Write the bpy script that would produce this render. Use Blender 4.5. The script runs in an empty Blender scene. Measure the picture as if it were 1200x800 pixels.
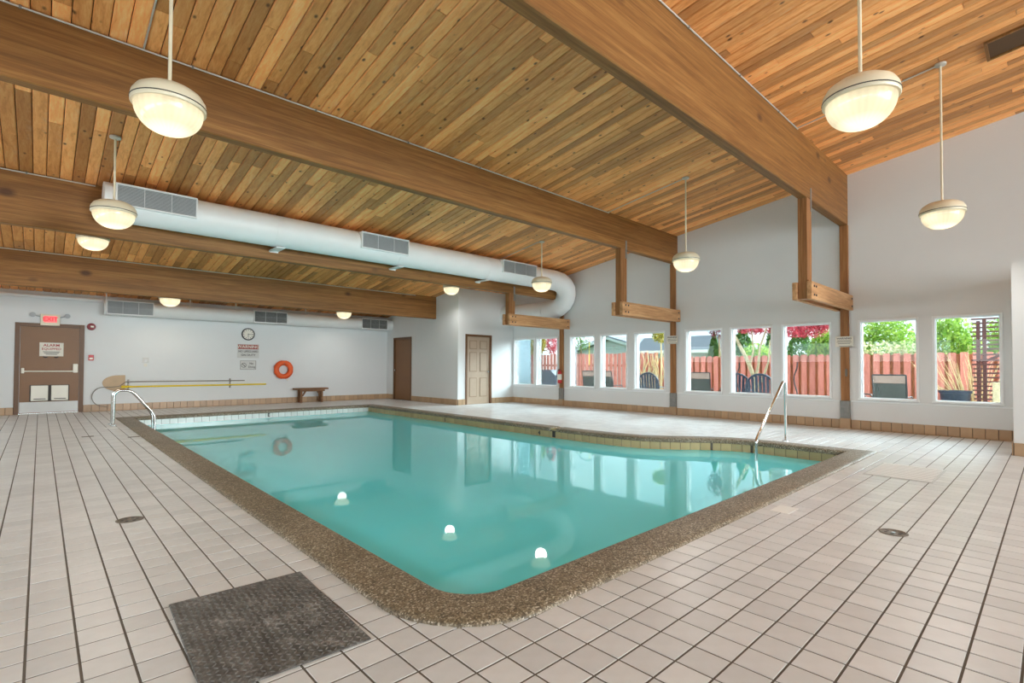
import bpy, bmesh, math, random
from mathutils import Vector, Matrix, noise as mnoise
random.seed(7)
PI = math.pi
SC = bpy.context.scene
COL = SC.collection

# ------------------------------------------------------------------ camera
cam_d = bpy.data.cameras.new('camera')
cam = bpy.data.objects.new('camera', cam_d)
COL.objects.link(cam)
cam_d.sensor_width = 36.0
cam_d.lens = 592.53 / 1200 * 36.0
cam_d.shift_y = 17.3 / 1200
cam_d.clip_start = 0.05
cam_d.clip_end = 300
CR = Vector((0.7311678512513813, -0.6821854929576795, 0.004065279144874121))
CU = Vector((-0.016754524907517783, -0.011999601688899337, 0.9997876251756825))
CF = Vector((0.681991832202968, 0.7310806814281141, 0.02020341681605171))
CP = Vector((0, 0, 1.14))
cam.matrix_world = Matrix(((CR.x, CU.x, -CF.x, CP.x), (CR.y, CU.y, -CF.y, CP.y), (CR.z, CU.z, -CF.z, CP.z), (0, 0, 0, 1)))
SC.camera = cam


def in_view(p, m=0.0):
    d = Vector(p) - CP
    z = d.dot(CF)
    if z < 0.2:
        return None
    x = 600 + 592.53 * d.dot(CR) / z
    y = 417.3 - 592.53 * d.dot(CU) / z
    return z if (-m < x < 1200 + m and -m < y < 800 + m) else None


# ------------------------------------------------------------------ world, view, lights
SC.view_settings.view_transform = 'Standard'
SC.view_settings.look = 'None'
SC.view_settings.gamma = 1.0
SC.view_settings.use_curve_mapping = False
SC.view_settings.exposure = 0.2
SC.cycles.use_denoising = True
SC.cycles.max_bounces = 8
SC.cycles.diffuse_bounces = 5
SC.cycles.glossy_bounces = 4
SC.cycles.transmission_bounces = 6
SC.cycles.transparent_max_bounces = 12
SC.cycles.sample_clamp_indirect = 6.0
SC.cycles.caustics_reflective = False
SC.cycles.caustics_refractive = False


def lin(c):
    return tuple(((v / 255) / 12.92 if v / 255 <= 0.04045 else ((v / 255 + 0.055) / 1.055) ** 2.4) for v in c)


world = bpy.data.worlds.new('overcast_sky')
SC.world = world
world.use_nodes = True
wn, wl = world.node_tree.nodes, world.node_tree.links
wn.clear()
w_out = wn.new('ShaderNodeOutputWorld')
w_bg = wn.new('ShaderNodeBackground')
w_tc = wn.new('ShaderNodeTexCoord')
w_nz = wn.new('ShaderNodeTexNoise')
w_nz.inputs['Scale'].default_value = 3.0
w_nz.inputs['Detail'].default_value = 5
w_rp = wn.new('ShaderNodeValToRGB')
w_rp.color_ramp.elements[0].position = 0.38
w_rp.color_ramp.elements[0].color = (0.57, 0.78, 0.88, 1)
w_rp.color_ramp.elements[1].position = 0.6
w_rp.color_ramp.elements[1].color = (0.88, 0.98, 1.0, 1)
wl.new(w_tc.outputs['Generated'], w_nz.inputs['Vector'])
wl.new(w_nz.outputs['Fac'], w_rp.inputs['Fac'])
wl.new(w_rp.outputs['Color'], w_bg.inputs['Color'])
w_bg.inputs['Strength'].default_value = 5.9
wl.new(w_bg.outputs['Background'], w_out.inputs['Surface'])


def area_light(name, loc, rot, sx, sy, power, color):
    d = bpy.data.lights.new(name, 'AREA')
    d.shape = 'RECTANGLE'
    d.size, d.size_y = sx, sy
    d.energy = power
    d.color = color
    o = bpy.data.objects.new(name, d)
    o.location = loc
    o.rotation_euler = rot
    COL.objects.link(o)
    return o


# added area light behind the camera, brightening the room like end-wall daylight
fw = area_light('front_fill_light', (8.2, -13.8, 3.0), (PI / 2, 0, math.radians(16)), 5.4, 4.8, 600, (0.93, 0.98, 1.0))
fw.data.spread = math.radians(95)
# added fill light behind the camera, aimed up to brighten the timber ceiling
up = area_light('bounce_fill_light', (4.0, -8.0, 1.3), (PI / 2 + math.radians(30), 0, 0), 7.0, 1.6, 60, (1.0, 0.97, 0.93))
up.data.spread = math.radians(110)

# hazy sun behind thin cloud, high over the garden: softly lights the yard and the deck under the windows
sun_d = bpy.data.lights.new('hazy_sun', 'SUN')
sun_d.energy = 60.0
sun_d.angle = math.radians(50)
sun_d.color = (0.78, 0.93, 1.0)
sun = bpy.data.objects.new('hazy_sun', sun_d)
sun.rotation_euler = Vector((-0.76, 0.36, -0.50)).to_track_quat('-Z', 'Y').to_euler()
sun.location = (30, -20, 20)
COL.objects.link(sun)

# ------------------------------------------------------------------ key dimensions
XW = 11.172      # window wall inner face
XL = -2.1        # left wall inner face
YB = 16.07       # back wall inner face
YF = -14.0        # wall behind the camera
CS, C0 = -0.1461, 5.1894   # ceiling height = CS*y + C0
XC, YC = 8.95, 11.92       # closet block faces
ZW = -0.16       # water level
BEAM_Y = [2.64, 6.15, 9.60, 13.05]
def ceil_z(y): return CS * y + C0


# ------------------------------------------------------------------ material helpers
class NT:
    def __init__(self, name):
        self.m = bpy.data.materials.new(name)
        self.m.use_nodes = True
        self.n, self.l = self.m.node_tree.nodes, self.m.node_tree.links
        self.n.clear()
        self.out = self.n.new('ShaderNodeOutputMaterial')

    def node(self, t, **kw):
        nd = self.n.new(t)
        for k, v in kw.items():
            if k in nd.inputs:
                self.put(nd.inputs[k], v)
            else:
                setattr(nd, k, v)
        return nd

    def put(self, sock, v):
        if isinstance(v, bpy.types.NodeSocket):
            self.l.new(v, sock)
        elif isinstance(v, tuple) and len(v) == 3 and sock.type == 'RGBA':
            sock.default_value = (*v, 1)
        else:
            sock.default_value = v

    def coord(self, scale=(1, 1, 1), kind='Object'):
        tc = self.node('ShaderNodeTexCoord')
        mp = self.node('ShaderNodeMapping')
        self.l.new(tc.outputs[kind], mp.inputs['Vector'])
        mp.inputs['Scale'].default_value = scale
        return mp.outputs['Vector']

    def noise(self, vec, scale, detail=4, rough=0.55, dist=0.0):
        nd = self.node('ShaderNodeTexNoise')
        self.l.new(vec, nd.inputs['Vector'])
        nd.inputs['Scale'].default_value = scale
        nd.inputs['Detail'].default_value = detail
        nd.inputs['Roughness'].default_value = rough
        nd.inputs['Distortion'].default_value = dist
        return nd.outputs['Fac']

    def ramp(self, fac, stops):
        nd = self.node('ShaderNodeValToRGB')
        self.l.new(fac, nd.inputs['Fac'])
        e = nd.color_ramp.elements
        while len(e) < len(stops):
            e.new(0.5)
        for i, (p, c) in enumerate(stops):
            e[i].position = p
            e[i].color = (*c, 1) if len(c) == 3 else c
        return nd.outputs['Color']

    def mix(self, fac, a, b, mode='MIX'):
        nd = self.node('ShaderNodeMix', data_type='RGBA', blend_type=mode)
        self.put(nd.inputs[0], fac)
        self.put(nd.inputs[6], a)
        self.put(nd.inputs[7], b)
        return nd.outputs[2]

    def math(self, op, a, b=0.0):
        nd = self.node('ShaderNodeMath', operation=op)
        self.put(nd.inputs[0], a)
        self.put(nd.inputs[1], b)
        return nd.outputs[0]

    def bump(self, h, strength=0.2, dist=0.01):
        nd = self.node('ShaderNodeBump')
        self.l.new(h, nd.inputs['Height'])
        nd.inputs['Strength'].default_value = strength
        nd.inputs['Distance'].default_value = dist
        return nd.outputs['Normal']

    def principled(self, color, rough=0.5, metal=0.0, normal=None, spec=0.5, **kw):
        b = self.node('ShaderNodeBsdfPrincipled')
        self.put(b.inputs['Base Color'], color)
        self.put(b.inputs['Roughness'], rough)
        self.put(b.inputs['Metallic'], metal)
        b.inputs['Specular IOR Level'].default_value = spec
        if normal is not None:
            self.l.new(normal, b.inputs['Normal'])
        for k, v in kw.items():
            self.put(b.inputs[k], v)
        self.l.new(b.outputs[0], self.out.inputs['Surface'])
        return self.m


def plain(name, c, rough=0.5, metal=0.0, var=0.06, scale=6.0, bump=0.0, bscale=60, spec=0.5):
    t = NT(name)
    v = t.coord()
    c = lin(c)
    n = t.noise(v, scale)
    d = tuple(x * (1 - var) for x in c)
    u = tuple(min(1, x * (1 + var)) for x in c)
    colr = t.ramp(n, [(0.3, d), (0.7, u)])
    nm = t.bump(t.noise(v, bscale, 3), bump, 0.003) if bump else None
    return t.principled(colr, rough, metal, nm, spec)


def wood(name, dark, mid, light, axis, stretch=16.0, scale=1.0, lam=0.0, island=0.0, knots=0.0, rough=0.5, stain=0.0):
    t = NT(name)
    sc = [stretch] * 3
    sc[axis] = 1.0
    v = t.coord(tuple(sc))
    if island:
        gi = t.node('ShaderNodeNewGeometry')
        oi = t.node('ShaderNodeObjectInfo')
        rnd = t.math('FRACT', t.math('ADD', gi.outputs['Random Per Island'], oi.outputs['Random']))
        off = t.node('ShaderNodeVectorMath', operation='ADD')
        cmb = t.node('ShaderNodeCombineXYZ')
        for k in range(3):
            t.l.new(t.math('MULTIPLY', rnd, 37.0 + 11 * k), cmb.inputs[k])
        t.l.new(v, off.inputs[0])
        t.l.new(cmb.outputs[0], off.inputs[1])
        v = off.outputs[0]
    n1 = t.noise(v, 1.1 * scale, 5, 0.6, 0.6)
    n2 = t.noise(v, 5.0 * scale, 3, 0.6, 0.2)
    f = t.math('ADD', t.math('MULTIPLY', n1, 0.7), t.math('MULTIPLY', n2, 0.3))
    colr = t.ramp(f, [(0.33, lin(dark)), (0.5, lin(mid)), (0.68, lin(light))])
    if island:
        tone = t.ramp(rnd, [(0.0, (0.5, 0.45, 0.40)), (0.3, (0.82, 0.78, 0.72)), (0.7, (1.12, 1.1, 1.06)), (1.0, (1.6, 1.62, 1.65))])
        colr = t.mix(island, colr, tone, 'MULTIPLY')
    if lam:
        sep = t.node('ShaderNodeSeparateXYZ')
        tc = t.node('ShaderNodeTexCoord')
        t.l.new(tc.outputs['Object'], sep.inputs[0])
        zz = t.math('MULTIPLY', sep.outputs[2], 1 / 0.19)
        fl = t.math('FLOOR', zz)
        wn_ = t.node('ShaderNodeTexWhiteNoise', noise_dimensions='1D')
        t.l.new(fl, wn_.inputs['W'])
        tone = t.ramp(wn_.outputs['Value'], [(0, (0.8, 0.78, 0.74)), (1, (1.12, 1.1, 1.06))])
        colr = t.mix(lam, colr, tone, 'MULTIPLY')
        fr = t.math('FRACT', zz)
        ln = t.math('LESS_THAN', fr, 0.035)
        colr = t.mix(t.math('MULTIPLY', ln, 0.35), colr, lin(dark))
    if knots:
        vs = [3.2, 3.2, 3.2]
        vs[axis] = 2.0
        if island:
            vs[2] = 0.0
        kv = t.coord(tuple(vs))
        if island:
            off2 = t.node('ShaderNodeVectorMath', operation='ADD')
            t.l.new(kv, off2.inputs[0])
            t.l.new(cmb.outputs[0], off2.inputs[1])
            kv = off2.outputs[0]
        vo = t.node('ShaderNodeTexVoronoi')
        t.l.new(kv, vo.inputs['Vector'])
        vo.inputs['Scale'].default_value = knots
        k = t.ramp(vo.outputs['Distance'], [(0.06, (1, 1, 1)), (0.15, (0, 0, 0))])
        colr = t.mix(t.math('MULTIPLY', k, 0.85), colr, lin((72, 40, 22)))
    if stain:
        sv = t.coord((1, 0.5, 1))
        s = t.noise(sv, 1.3, 6, 0.7)
        k = t.ramp(s, [(0.60, (0, 0, 0)), (0.72, (1, 1, 1))])
        colr = t.mix(t.math('MULTIPLY', k, stain), colr, lin((196, 178, 156)))
    nm = t.bump(f, 0.15, 0.004)
    return t.principled(colr, rough, 0.0, nm, 0.35)


M = {}
M['wall'] = plain('wall_paint', (222, 223, 222), 0.6, var=0.015, scale=1.2, bump=0.05, bscale=90)
M['trim'] = plain('white_trim_paint', (238, 240, 240), 0.4, var=0.01)
M['duct'] = plain('white_duct_paint', (232, 233, 232), 0.45, var=0.02, scale=3)
M['grey_louver'] = plain('grey_louver_metal', (168, 172, 174), 0.5, var=0.04)
M['dark_louver'] = plain('dark_louver_metal', (112, 114, 112), 0.5, var=0.05)
M['beam'] = wood('glulam_timber', (108, 70, 32), (138, 93, 46), (164, 119, 66), 0, 30, 0.8, lam=0.6, rough=0.55, knots=0.6)
M['post'] = wood('post_timber', (118, 76, 40), (152, 102, 58), (176, 128, 82), 2, 28, 1.0, rough=0.55)
M['arm'] = wood('bracket_timber', (156, 112, 70), (198, 148, 102), (218, 174, 128), 0, 14, 1.2, rough=0.55)
M['plank'] = wood('ceiling_plank_wood', (206, 134, 74), (232, 161, 96), (242, 184, 122), 1, 22, 0.9, island=0.8, knots=2.1, rough=0.5, stain=0.35)
M['plank_back'] = plain('ceiling_gap_shadow_wood', (58, 34, 16), 0.8)
M['steel'] = plain('galvanised_bracket', (140, 138, 134), 0.5, 0.6, 0.15, 14)
M['chrome'] = plain('polished_stainless', (214, 214, 212), 0.16, 1.0, 0.03)
M['cream'] = plain('cream_enamel', (226, 214, 186), 0.35, var=0.03)
M['conduit'] = plain('pale_conduit', (205, 200, 190), 0.45, 0.3)
M['darkline'] = plain('dark_gasket', (60, 52, 46), 0.6)
M['brown_door'] = plain('brown_door_paint', (132, 92, 56), 0.45, var=0.05, scale=2)
M['brown_frame'] = plain('brown_frame_paint', (106, 72, 43), 0.45, var=0.05)
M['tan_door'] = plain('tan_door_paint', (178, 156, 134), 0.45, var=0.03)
M['tan_groove_shade'] = plain('tan_moulding_shade', (150, 126, 104), 0.5, var=0.03)
M['sign_white'] = plain('sign_white', (228, 222, 208), 0.5, var=0.02)
M['sign_grey'] = plain('sign_grey', (205, 203, 198), 0.5, var=0.02)
M['sign_red'] = plain('sign_red', (158, 60, 52), 0.5, var=0.03)
M['ink'] = plain('ink_dark', (62, 58, 58), 0.6, var=0.02)
M['ink_red'] = plain('ink_red', (176, 52, 48), 0.6, var=0.02)
M['red'] = plain('red_enamel', (190, 28, 34), 0.35, var=0.05)
M['dark_red'] = plain('alarm_red', (134, 24, 32), 0.4, var=0.05)
M['orange'] = plain('lifebuoy_orange', (232, 92, 30), 0.5, var=0.06)
M['yellow'] = plain('pole_yellow', (236, 206, 30), 0.45, var=0.04)
M['pole_grey'] = plain('pole_aluminium', (130, 122, 112), 0.4, 0.5)
M['tan_board'] = plain('tan_foam_board', (200, 172, 140), 0.7, var=0.06)
M['bench'] = wood('bench_wood', (92, 60, 34), (126, 86, 52), (150, 108, 70), 0, 12, 2.0)
M['recess'] = plain('painted_recess_shade', (84, 56, 26), 0.7, var=0.1)
M['black'] = plain('black_plastic', (24, 26, 28), 0.45, var=0.1)
M['white_plastic'] = plain('white_plastic', (240, 236, 222), 0.4, var=0.02)
M['kick'] = plain('brushed_kickplate', (190, 188, 184), 0.45, 0.4, 0.05, 3)
M['navy'] = plain('navy_plastic', (30, 40, 56), 0.35, var=0.12)
M['mesh'] = plain('charcoal_sling', (62, 62, 56), 0.7, var=0.12, scale=20)
M['taupe'] = plain('taupe_sling', (150, 124, 110), 0.7, var=0.08)
M['fence'] = wood('red_fence_stain', (182, 104, 90), (202, 122, 106), (216, 144, 128), 2, 8, 1.4, island=0.3, rough=0.7)
M['fence_back'] = wood('orange_gap_shade_stain', (126, 72, 42), (154, 92, 56), (176, 112, 74), 2, 8, 1.4, island=0.3, rough=0.7)  # back boards: shade of the gaps put into a darker orange stain
M['trellis'] = plain('trellis_red_brown', (74, 28, 20), 0.6, var=0.12)
M['concrete'] = plain('patio_concrete', (186, 184, 180), 0.8, var=0.08, scale=2, bump=0.1)
M['lawn'] = plain('garden_soil_green', (98, 120, 62), 0.9, var=0.25, scale=5)
M['siding'] = plain('grey_green_siding', (172, 186, 184), 0.6, var=0.04)
M['shed'] = plain('pale_blue_siding', (126, 152, 160), 0.6, var=0.04)
M['roof'] = plain('grey_shingle', (112, 118, 126), 0.8, var=0.12, scale=12)
M['bark'] = plain('pale_bark', (176, 158, 124), 0.8, var=0.2, scale=12)
M['twig'] = plain('dry_twig', (214, 188, 140), 0.8, var=0.15, scale=12)
M['rubber'] = None
M['deck_white'] = plain('deck_marker_white', (232, 232, 228), 0.5, var=0.02)
M['drain'] = plain('drain_metal', (120, 112, 102), 0.45, 0.6, 0.2, 30)


def leafmat(name, a, b):
    t = NT(name)
    gi = t.node('ShaderNodeNewGeometry')
    colr = t.ramp(gi.outputs['Random Per Island'], [(0, lin(a)), (1, lin(b))])
    p = t.node('ShaderNodeBsdfPrincipled')
    t.l.new(colr, p.inputs['Base Color'])
    p.inputs['Roughness'].default_value = 0.55
    tr = t.node('ShaderNodeBsdfTranslucent')
    t.l.new(colr, tr.inputs['Color'])
    mx = t.node('ShaderNodeMixShader')
    mx.inputs[0].default_value = 0.35
    t.l.new(p.outputs[0], mx.inputs[1])
    t.l.new(tr.outputs[0], mx.inputs[2])
    t.l.new(mx.outputs[0], t.out.inputs['Surface'])
    return t.m


M['leaf_green'] = leafmat('leaf_fresh_green', (104, 150, 50), (190, 214, 96))
M['leaf_dark'] = leafmat('leaf_conifer_green', (52, 98, 48), (122, 162, 74))
M['leaf_red'] = leafmat('leaf_maple_red', (150, 34, 54), (228, 96, 110))
M['leaf_purple'] = leafmat('leaf_purple', (92, 36, 52), (150, 70, 84))
M['leaf_yellow'] = leafmat('leaf_yellow', (140, 132, 40), (206, 190, 80))
M['leaf_pale'] = leafmat('leaf_pale_dry', (186, 182, 130), (222, 214, 176))


def tile_mat(name, c, rough, tone=0.10):
    t = NT(name)
    oi = t.node('ShaderNodeObjectInfo')
    gi = t.node('ShaderNodeNewGeometry')
    r = t.math('FRACT', t.math('ADD', gi.outputs['Random Per Island'], oi.outputs['Random']))
    c = lin(c)
    base = t.ramp(r, [(0, tuple(x * (1 - tone) for x in c)), (1, tuple(min(1, x * (1 + tone * 0.6)) for x in c))])
    v = t.coord()
    n = t.noise(v, 9, 5, 0.6)
    base = t.mix(0.5, base, t.ramp(n, [(0.3, (0.88, 0.87, 0.85)), (0.7, (1.06, 1.06, 1.06))]), 'MULTIPLY')
    nm = t.bump(t.noise(v, 140, 3), 0.06, 0.002)
    return t.principled(base, rough, 0, nm, 0.5)


M['tile'] = tile_mat('deck_tile_glaze', (213, 213, 212), 0.32)
M['tile_shade_tan'] = tile_mat('shade_tan_tile_glaze', (196, 168, 132), 0.32)  # row along the walls, its unlit look put into a tan colour
M['tile_base'] = tile_mat('baseboard_tile_glaze', (186, 154, 120), 0.35, 0.14)
M['tile_pool'] = tile_mat('white_waterline_tile', (226, 230, 226), 0.2, 0.05)
M['tile_pool_shaded'] = tile_mat('shaded_waterline_tile', (190, 168, 124), 0.25, 0.10)  # same tile as the white one, shaded side put into the colour
M['grout'] = plain('grout', (96, 88, 78), 0.8, var=0.12, scale=4)
M['basin'] = plain('pool_plaster', (196, 228, 224), 0.7, var=0.02)
M['step_edge'] = plain('step_nosing_dark', (38, 70, 70), 0.6)


def make_coping():
    t = NT('exposed_aggregate')
    v = t.coord()
    vo = t.node('ShaderNodeTexVoronoi')
    t.l.new(v, vo.inputs['Vector'])
    vo.inputs['Scale'].default_value = 120
    sep = t.node('ShaderNodeSeparateColor')
    t.l.new(vo.outputs['Color'], sep.inputs[0])
    peb = t.ramp(sep.outputs[0], [(0, lin((86, 76, 60))), (0.45, lin((132, 118, 96))), (0.8, lin((160, 148, 126))), (1, lin((208, 200, 184)))])
    edge = t.ramp(vo.outputs['Distance'], [(0.25, (1, 1, 1)), (0.8, (0.6, 0.57, 0.52))])
    colr = t.mix(1.0, peb, edge, 'MULTIPLY')
    big = t.ramp(t.noise(v, 1.6, 5, 0.65), [(0.35, (0.78, 0.74, 0.68)), (0.65, (1.1, 1.1, 1.1))])
    colr = t.mix(0.8, colr, big, 'MULTIPLY')
    nm = t.bump(vo.outputs['Distance'], -0.6, 0.006)
    return t.principled(colr, 0.5, 0, nm, 0.5)


M['coping'] = make_coping()


def make_rubber():
    t = NT('diamond_rubber')
    v = t.coord()
    n = t.noise(v, 7, 6, 0.7)
    n2 = t.noise(v, 60, 2)
    f = t.math('ADD', t.math('MULTIPLY', n, 0.6), t.math('MULTIPLY', n2, 0.4))
    colr = t.ramp(f, [(0.40, lin((62, 60, 57))), (0.54, lin((100, 98, 94))), (0.66, lin((160, 158, 154)))])
    return t.principled(colr, 0.5, 0, None, 0.5)


M['rubber'] = make_rubber()
M['rubber_tread'] = plain('glint_rubber_tread', (106, 104, 100), 0.32, var=0.35, scale=6)  # lighter than the sheet: tread glints put into the colour


def make_water():
    t = NT('pool_water')
    v = t.coord((1, 1, 1))
    nm = t.bump(t.noise(v, 1.3, 2, 0.4), 0.02, 0.02)
    fr = t.node('ShaderNodeFresnel')
    fr.inputs['IOR'].default_value = 1.33
    t.l.new(nm, fr.inputs['Normal'])
    gl = t.node('ShaderNodeBsdfGlossy')
    gl.inputs['Roughness'].default_value = 0.015
    gl.inputs['Color'].default_value = (0.95, 1.0, 1.0, 1)
    t.l.new(nm, gl.inputs['Normal'])
    tr = t.node('ShaderNodeBsdfTransparent')
    tr.inputs['Color'].default_value = (0.5, 0.95, 1.0, 1)
    df = t.node('ShaderNodeBsdfDiffuse')
    df.inputs['Color'].default_value = (0.17, 0.88, 0.96, 1)
    body = t.node('ShaderNodeMixShader')
    body.inputs[0].default_value = 0.84
    t.l.new(tr.outputs[0], body.inputs[1])
    t.l.new(df.outputs[0], body.inputs[2])
    mx = t.node('ShaderNodeMixShader')
    t.l.new(fr.outputs[0], mx.inputs[0])
    t.l.new(body.outputs[0], mx.inputs[1])
    t.l.new(gl.outputs[0], mx.inputs[2])
    t.l.new(mx.outputs[0], t.out.inputs['Surface'])
    return t.m


M['water'] = make_water()


def make_glass():
    t = NT('window_glass')
    fr = t.node('ShaderNodeFresnel')
    fr.inputs['IOR'].default_value = 1.45
    gl = t.node('ShaderNodeBsdfGlossy')
    gl.inputs['Roughness'].default_value = 0.01
    tr = t.node('ShaderNodeBsdfTransparent')
    tr.inputs['Color'].default_value = (0.51, 0.53, 0.53, 1)
    mx = t.node('ShaderNodeMixShader')
    t.l.new(t.math('MULTIPLY', fr.outputs[0], 0.6), mx.inputs[0])
    t.l.new(tr.outputs[0], mx.inputs[1])
    t.l.new(gl.outputs[0], mx.inputs[2])
    t.l.new(mx.outputs[0], t.out.inputs['Surface'])
    return t.m


M['glass'] = make_glass()


def make_lens():
    t = NT('glowing_prismatic_lens')
    tc = t.node('ShaderNodeTexCoord')
    sep = t.node('ShaderNodeSeparateXYZ')
    t.l.new(tc.outputs['Object'], sep.inputs[0])
    ang = t.math('ARCTAN2', sep.outputs[1], sep.outputs[0])
    rib = t.math('SINE', t.math('MULTIPLY', ang, 28.0))
    rib = t.math('ADD', t.math('MULTIPLY', rib, 0.03), 1.0)
    # brighter where the lamp sits close behind the glass (centre of the bowl's height)
    h = t.ramp(t.math('MULTIPLY', sep.outputs[2], -5.0), [(0.0, (0.75, 0.75, 0.75)), (0.45, (1.15, 1.15, 1.15)), (0.8, (1.0, 1.0, 1.0)), (1.0, (1.5, 1.5, 1.5))])
    n = t.ramp(t.noise(t.coord((1, 1, 0.3)), 3.5, 1), [(0.35, (0.9, 0.9, 0.9)), (0.62, (1.2, 1.2, 1.2))])
    hs = t.mix(1.0, h, n, 'MULTIPLY')
    em = t.node('ShaderNodeEmission')
    em.inputs['Color'].default_value = (1.0, 0.85, 0.55, 1)
    s = t.node('ShaderNodeSeparateColor')
    t.l.new(hs, s.inputs[0])
    t.l.new(t.math('MULTIPLY', t.math('MULTIPLY', s.outputs[0], rib), 0.92), em.inputs['Strength'])
    gl = t.node('ShaderNodeBsdfGlossy')
    gl.inputs['Roughness'].default_value = 0.15
    mx = t.node('ShaderNodeMixShader')
    mx.inputs[0].default_value = 0.06
    t.l.new(em.outputs[0], mx.inputs[1])
    t.l.new(gl.outputs[0], mx.inputs[2])
    t.l.new(mx.outputs[0], t.out.inputs['Surface'])
    return t.m


M['lens'] = make_lens()


def emit(name, c, s):
    t = NT(name)
    e = t.node('ShaderNodeEmission')
    e.inputs['Color'].default_value = (*lin(c), 1)
    e.inputs['Strength'].default_value = s
    t.l.new(e.outputs[0], t.out.inputs['Surface'])
    return t.m


M['exit_glow'] = emit('exit_sign_face', (255, 120, 118), 1.15)
M['exit_letters'] = emit('exit_sign_letters', (240, 74, 84), 0.95)


# ------------------------------------------------------------------ mesh helpers
class MB:
    def __init__(self):
        self.v, self.f, self.mx = [], [], None

    def add(self, vs, fs):
        b = len(self.v)
        for p in vs:
            p = Vector(p)
            self.v.append(self.mx @ p if self.mx else p)
        self.f += [tuple(i + b for i in q) for q in fs]
        return self

    def box(self, x0, x1, y0, y1, z0, z1, c=0.0):
        if c <= 0:
            vs = [(x, y, z) for x in (x0, x1) for y in (y0, y1) for z in (z0, z1)]
            fs = [(0, 1, 3, 2), (4, 6, 7, 5), (0, 4, 5, 1), (2, 3, 7, 6), (0, 2, 6, 4), (1, 5, 7, 3)]
            return self.add(vs, fs)
        X, Y, Z = (x0, x1), (y0, y1), (z0, z1)
        idx, vs = {}, []
        for i in (0, 1):
            for j in (0, 1):
                for k in (0, 1):
                    s = (1 if i == 0 else -1, 1 if j == 0 else -1, 1 if k == 0 else -1)
                    P = (X[i], Y[j], Z[k])
                    for a in range(3):
                        q = [P[d] + (s[d] * c if d != a else 0) for d in range(3)]
                        idx[(i, j, k, a)] = len(vs)
                        vs.append(q)
        fs = []
        for a in range(3):
            o = [d for d in range(3) if d != a]
            for s in (0, 1):
                ring = []
                for (p, q) in ((0, 0), (1, 0), (1, 1), (0, 1)):
                    t = [0, 0, 0]
                    t[a], t[o[0]], t[o[1]] = s, p, q
                    ring.append(idx[(*t, a)])
                fs.append(ring)
        for a in range(3):
            o = [d for d in range(3) if d != a]
            for p in (0, 1):
                for q in (0, 1):
                    r = []
                    for s, ax in ((0, o[0]), (1, o[0]), (1, o[1]), (0, o[1])):
                        t = [0, 0, 0]
                        t[a], t[o[0]], t[o[1]] = s, p, q
                        r.append(idx[(*t, ax)])
                    fs.append(r)
        for i in (0, 1):
            for j in (0, 1):
                for k in (0, 1):
                    fs.append([idx[(i, j, k, a)] for a in range(3)])
        return self.add(vs, fs)

    def tube(self, pts, r, n=10, caps=True, closed=False):
        pts = [Vector(p) for p in pts]
        rs = r if isinstance(r, (list, tuple)) else [r] * len(pts)
        m = len(pts)
        vs, fs = [], []
        up = None
        for i, p in enumerate(pts):
            if closed:
                d = pts[(i + 1) % m] - pts[i - 1]
            else:
                d = (pts[min(i + 1, m - 1)] - pts[max(i - 1, 0)])
            d.normalize()
            if up is None:
                up = Vector((0, 0, 1)) if abs(d.z) < 0.9 else Vector((1, 0, 0))
            a = d.cross(up)
            if a.length < 1e-5:
                a = d.cross(Vector((0, 1, 0)))
            a.normalize()
            b = a.cross(d).normalized()
            up = b
            for k in range(n):
                t = 2 * PI * k / n
                vs.append(p + (a * math.cos(t) + b * math.sin(t)) * rs[i])
        for i in range(m if closed else m - 1):
            for k in range(n):
                i2 = (i + 1) % m
                fs.append((i * n + k, i * n + (k + 1) % n, i2 * n + (k + 1) % n, i2 * n + k))
        if caps and not closed:
            fs.append(tuple(range(n))[::-1])
            fs.append(tuple((m - 1) * n + k for k in range(n)))
        return self.add(vs, fs)

    def lathe(self, c, prof, n=32, axis='z', cap=True):
        vs, fs = [], []
        c = Vector(c)
        for (r, h) in prof:
            for k in range(n):
                t = 2 * PI * k / n
                a, b = r * math.cos(t), r * math.sin(t)
                vs.append(c + (Vector((a, b, h)) if axis == 'z' else Vector((a, h, b)) if axis == 'y' else Vector((h, a, b))))
        m = len(prof)
        for i in range(m - 1):
            for k in range(n):
                fs.append((i * n + k, i * n + (k + 1) % n, (i + 1) * n + (k + 1) % n, (i + 1) * n + k))
        if cap:
            fs.append(tuple(range(n))[::-1])
            fs.append(tuple((m - 1) * n + k for k in range(n)))
        return self.add(vs, fs)

    def prism(self, poly, off):
        n = len(poly)
        off = Vector(off)
        vs = [Vector(p) for p in poly] + [Vector(p) + off for p in poly]
        fs = [tuple(range(n))[::-1], tuple(range(n, 2 * n))]
        fs += [(i, (i + 1) % n, n + (i + 1) % n, n + i) for i in range(n)]
        return self.add(vs, fs)

    def build(self, name, mat, parent=None, smooth=False, fix=True):
        me = bpy.data.meshes.new(name)
        off = Vector((0, 0, 0))
        p = parent
        while p is not None:
            off += p.location
            p = p.parent
        me.from_pydata([v - off for v in self.v], [], self.f)
        if fix:
            bm = bmesh.new()
            bm.from_mesh(me)
            bmesh.ops.recalc_face_normals(bm, faces=bm.faces)
            bm.to_mesh(me)
            bm.free()
        if smooth:
            me.polygons.foreach_set('use_smooth', [True] * len(me.polygons))
            if smooth != 'all':
                me.set_sharp_from_angle(angle=math.radians(smooth if smooth > 1 else 40))
        me.materials.append(M[mat] if isinstance(mat, str) else mat)
        o = bpy.data.objects.new(name, me)
        COL.objects.link(o)
        if parent:
            o.parent = parent
        return o


def B(*a, c=0.0):
    return MB().box(*a, c=c)


def tag(o, label=None, cat=None, group=None, kind=None):
    if label: o['label'] = label
    if cat: o['category'] = cat
    if group: o['group'] = group
    if kind: o['kind'] = kind
    return o


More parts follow.
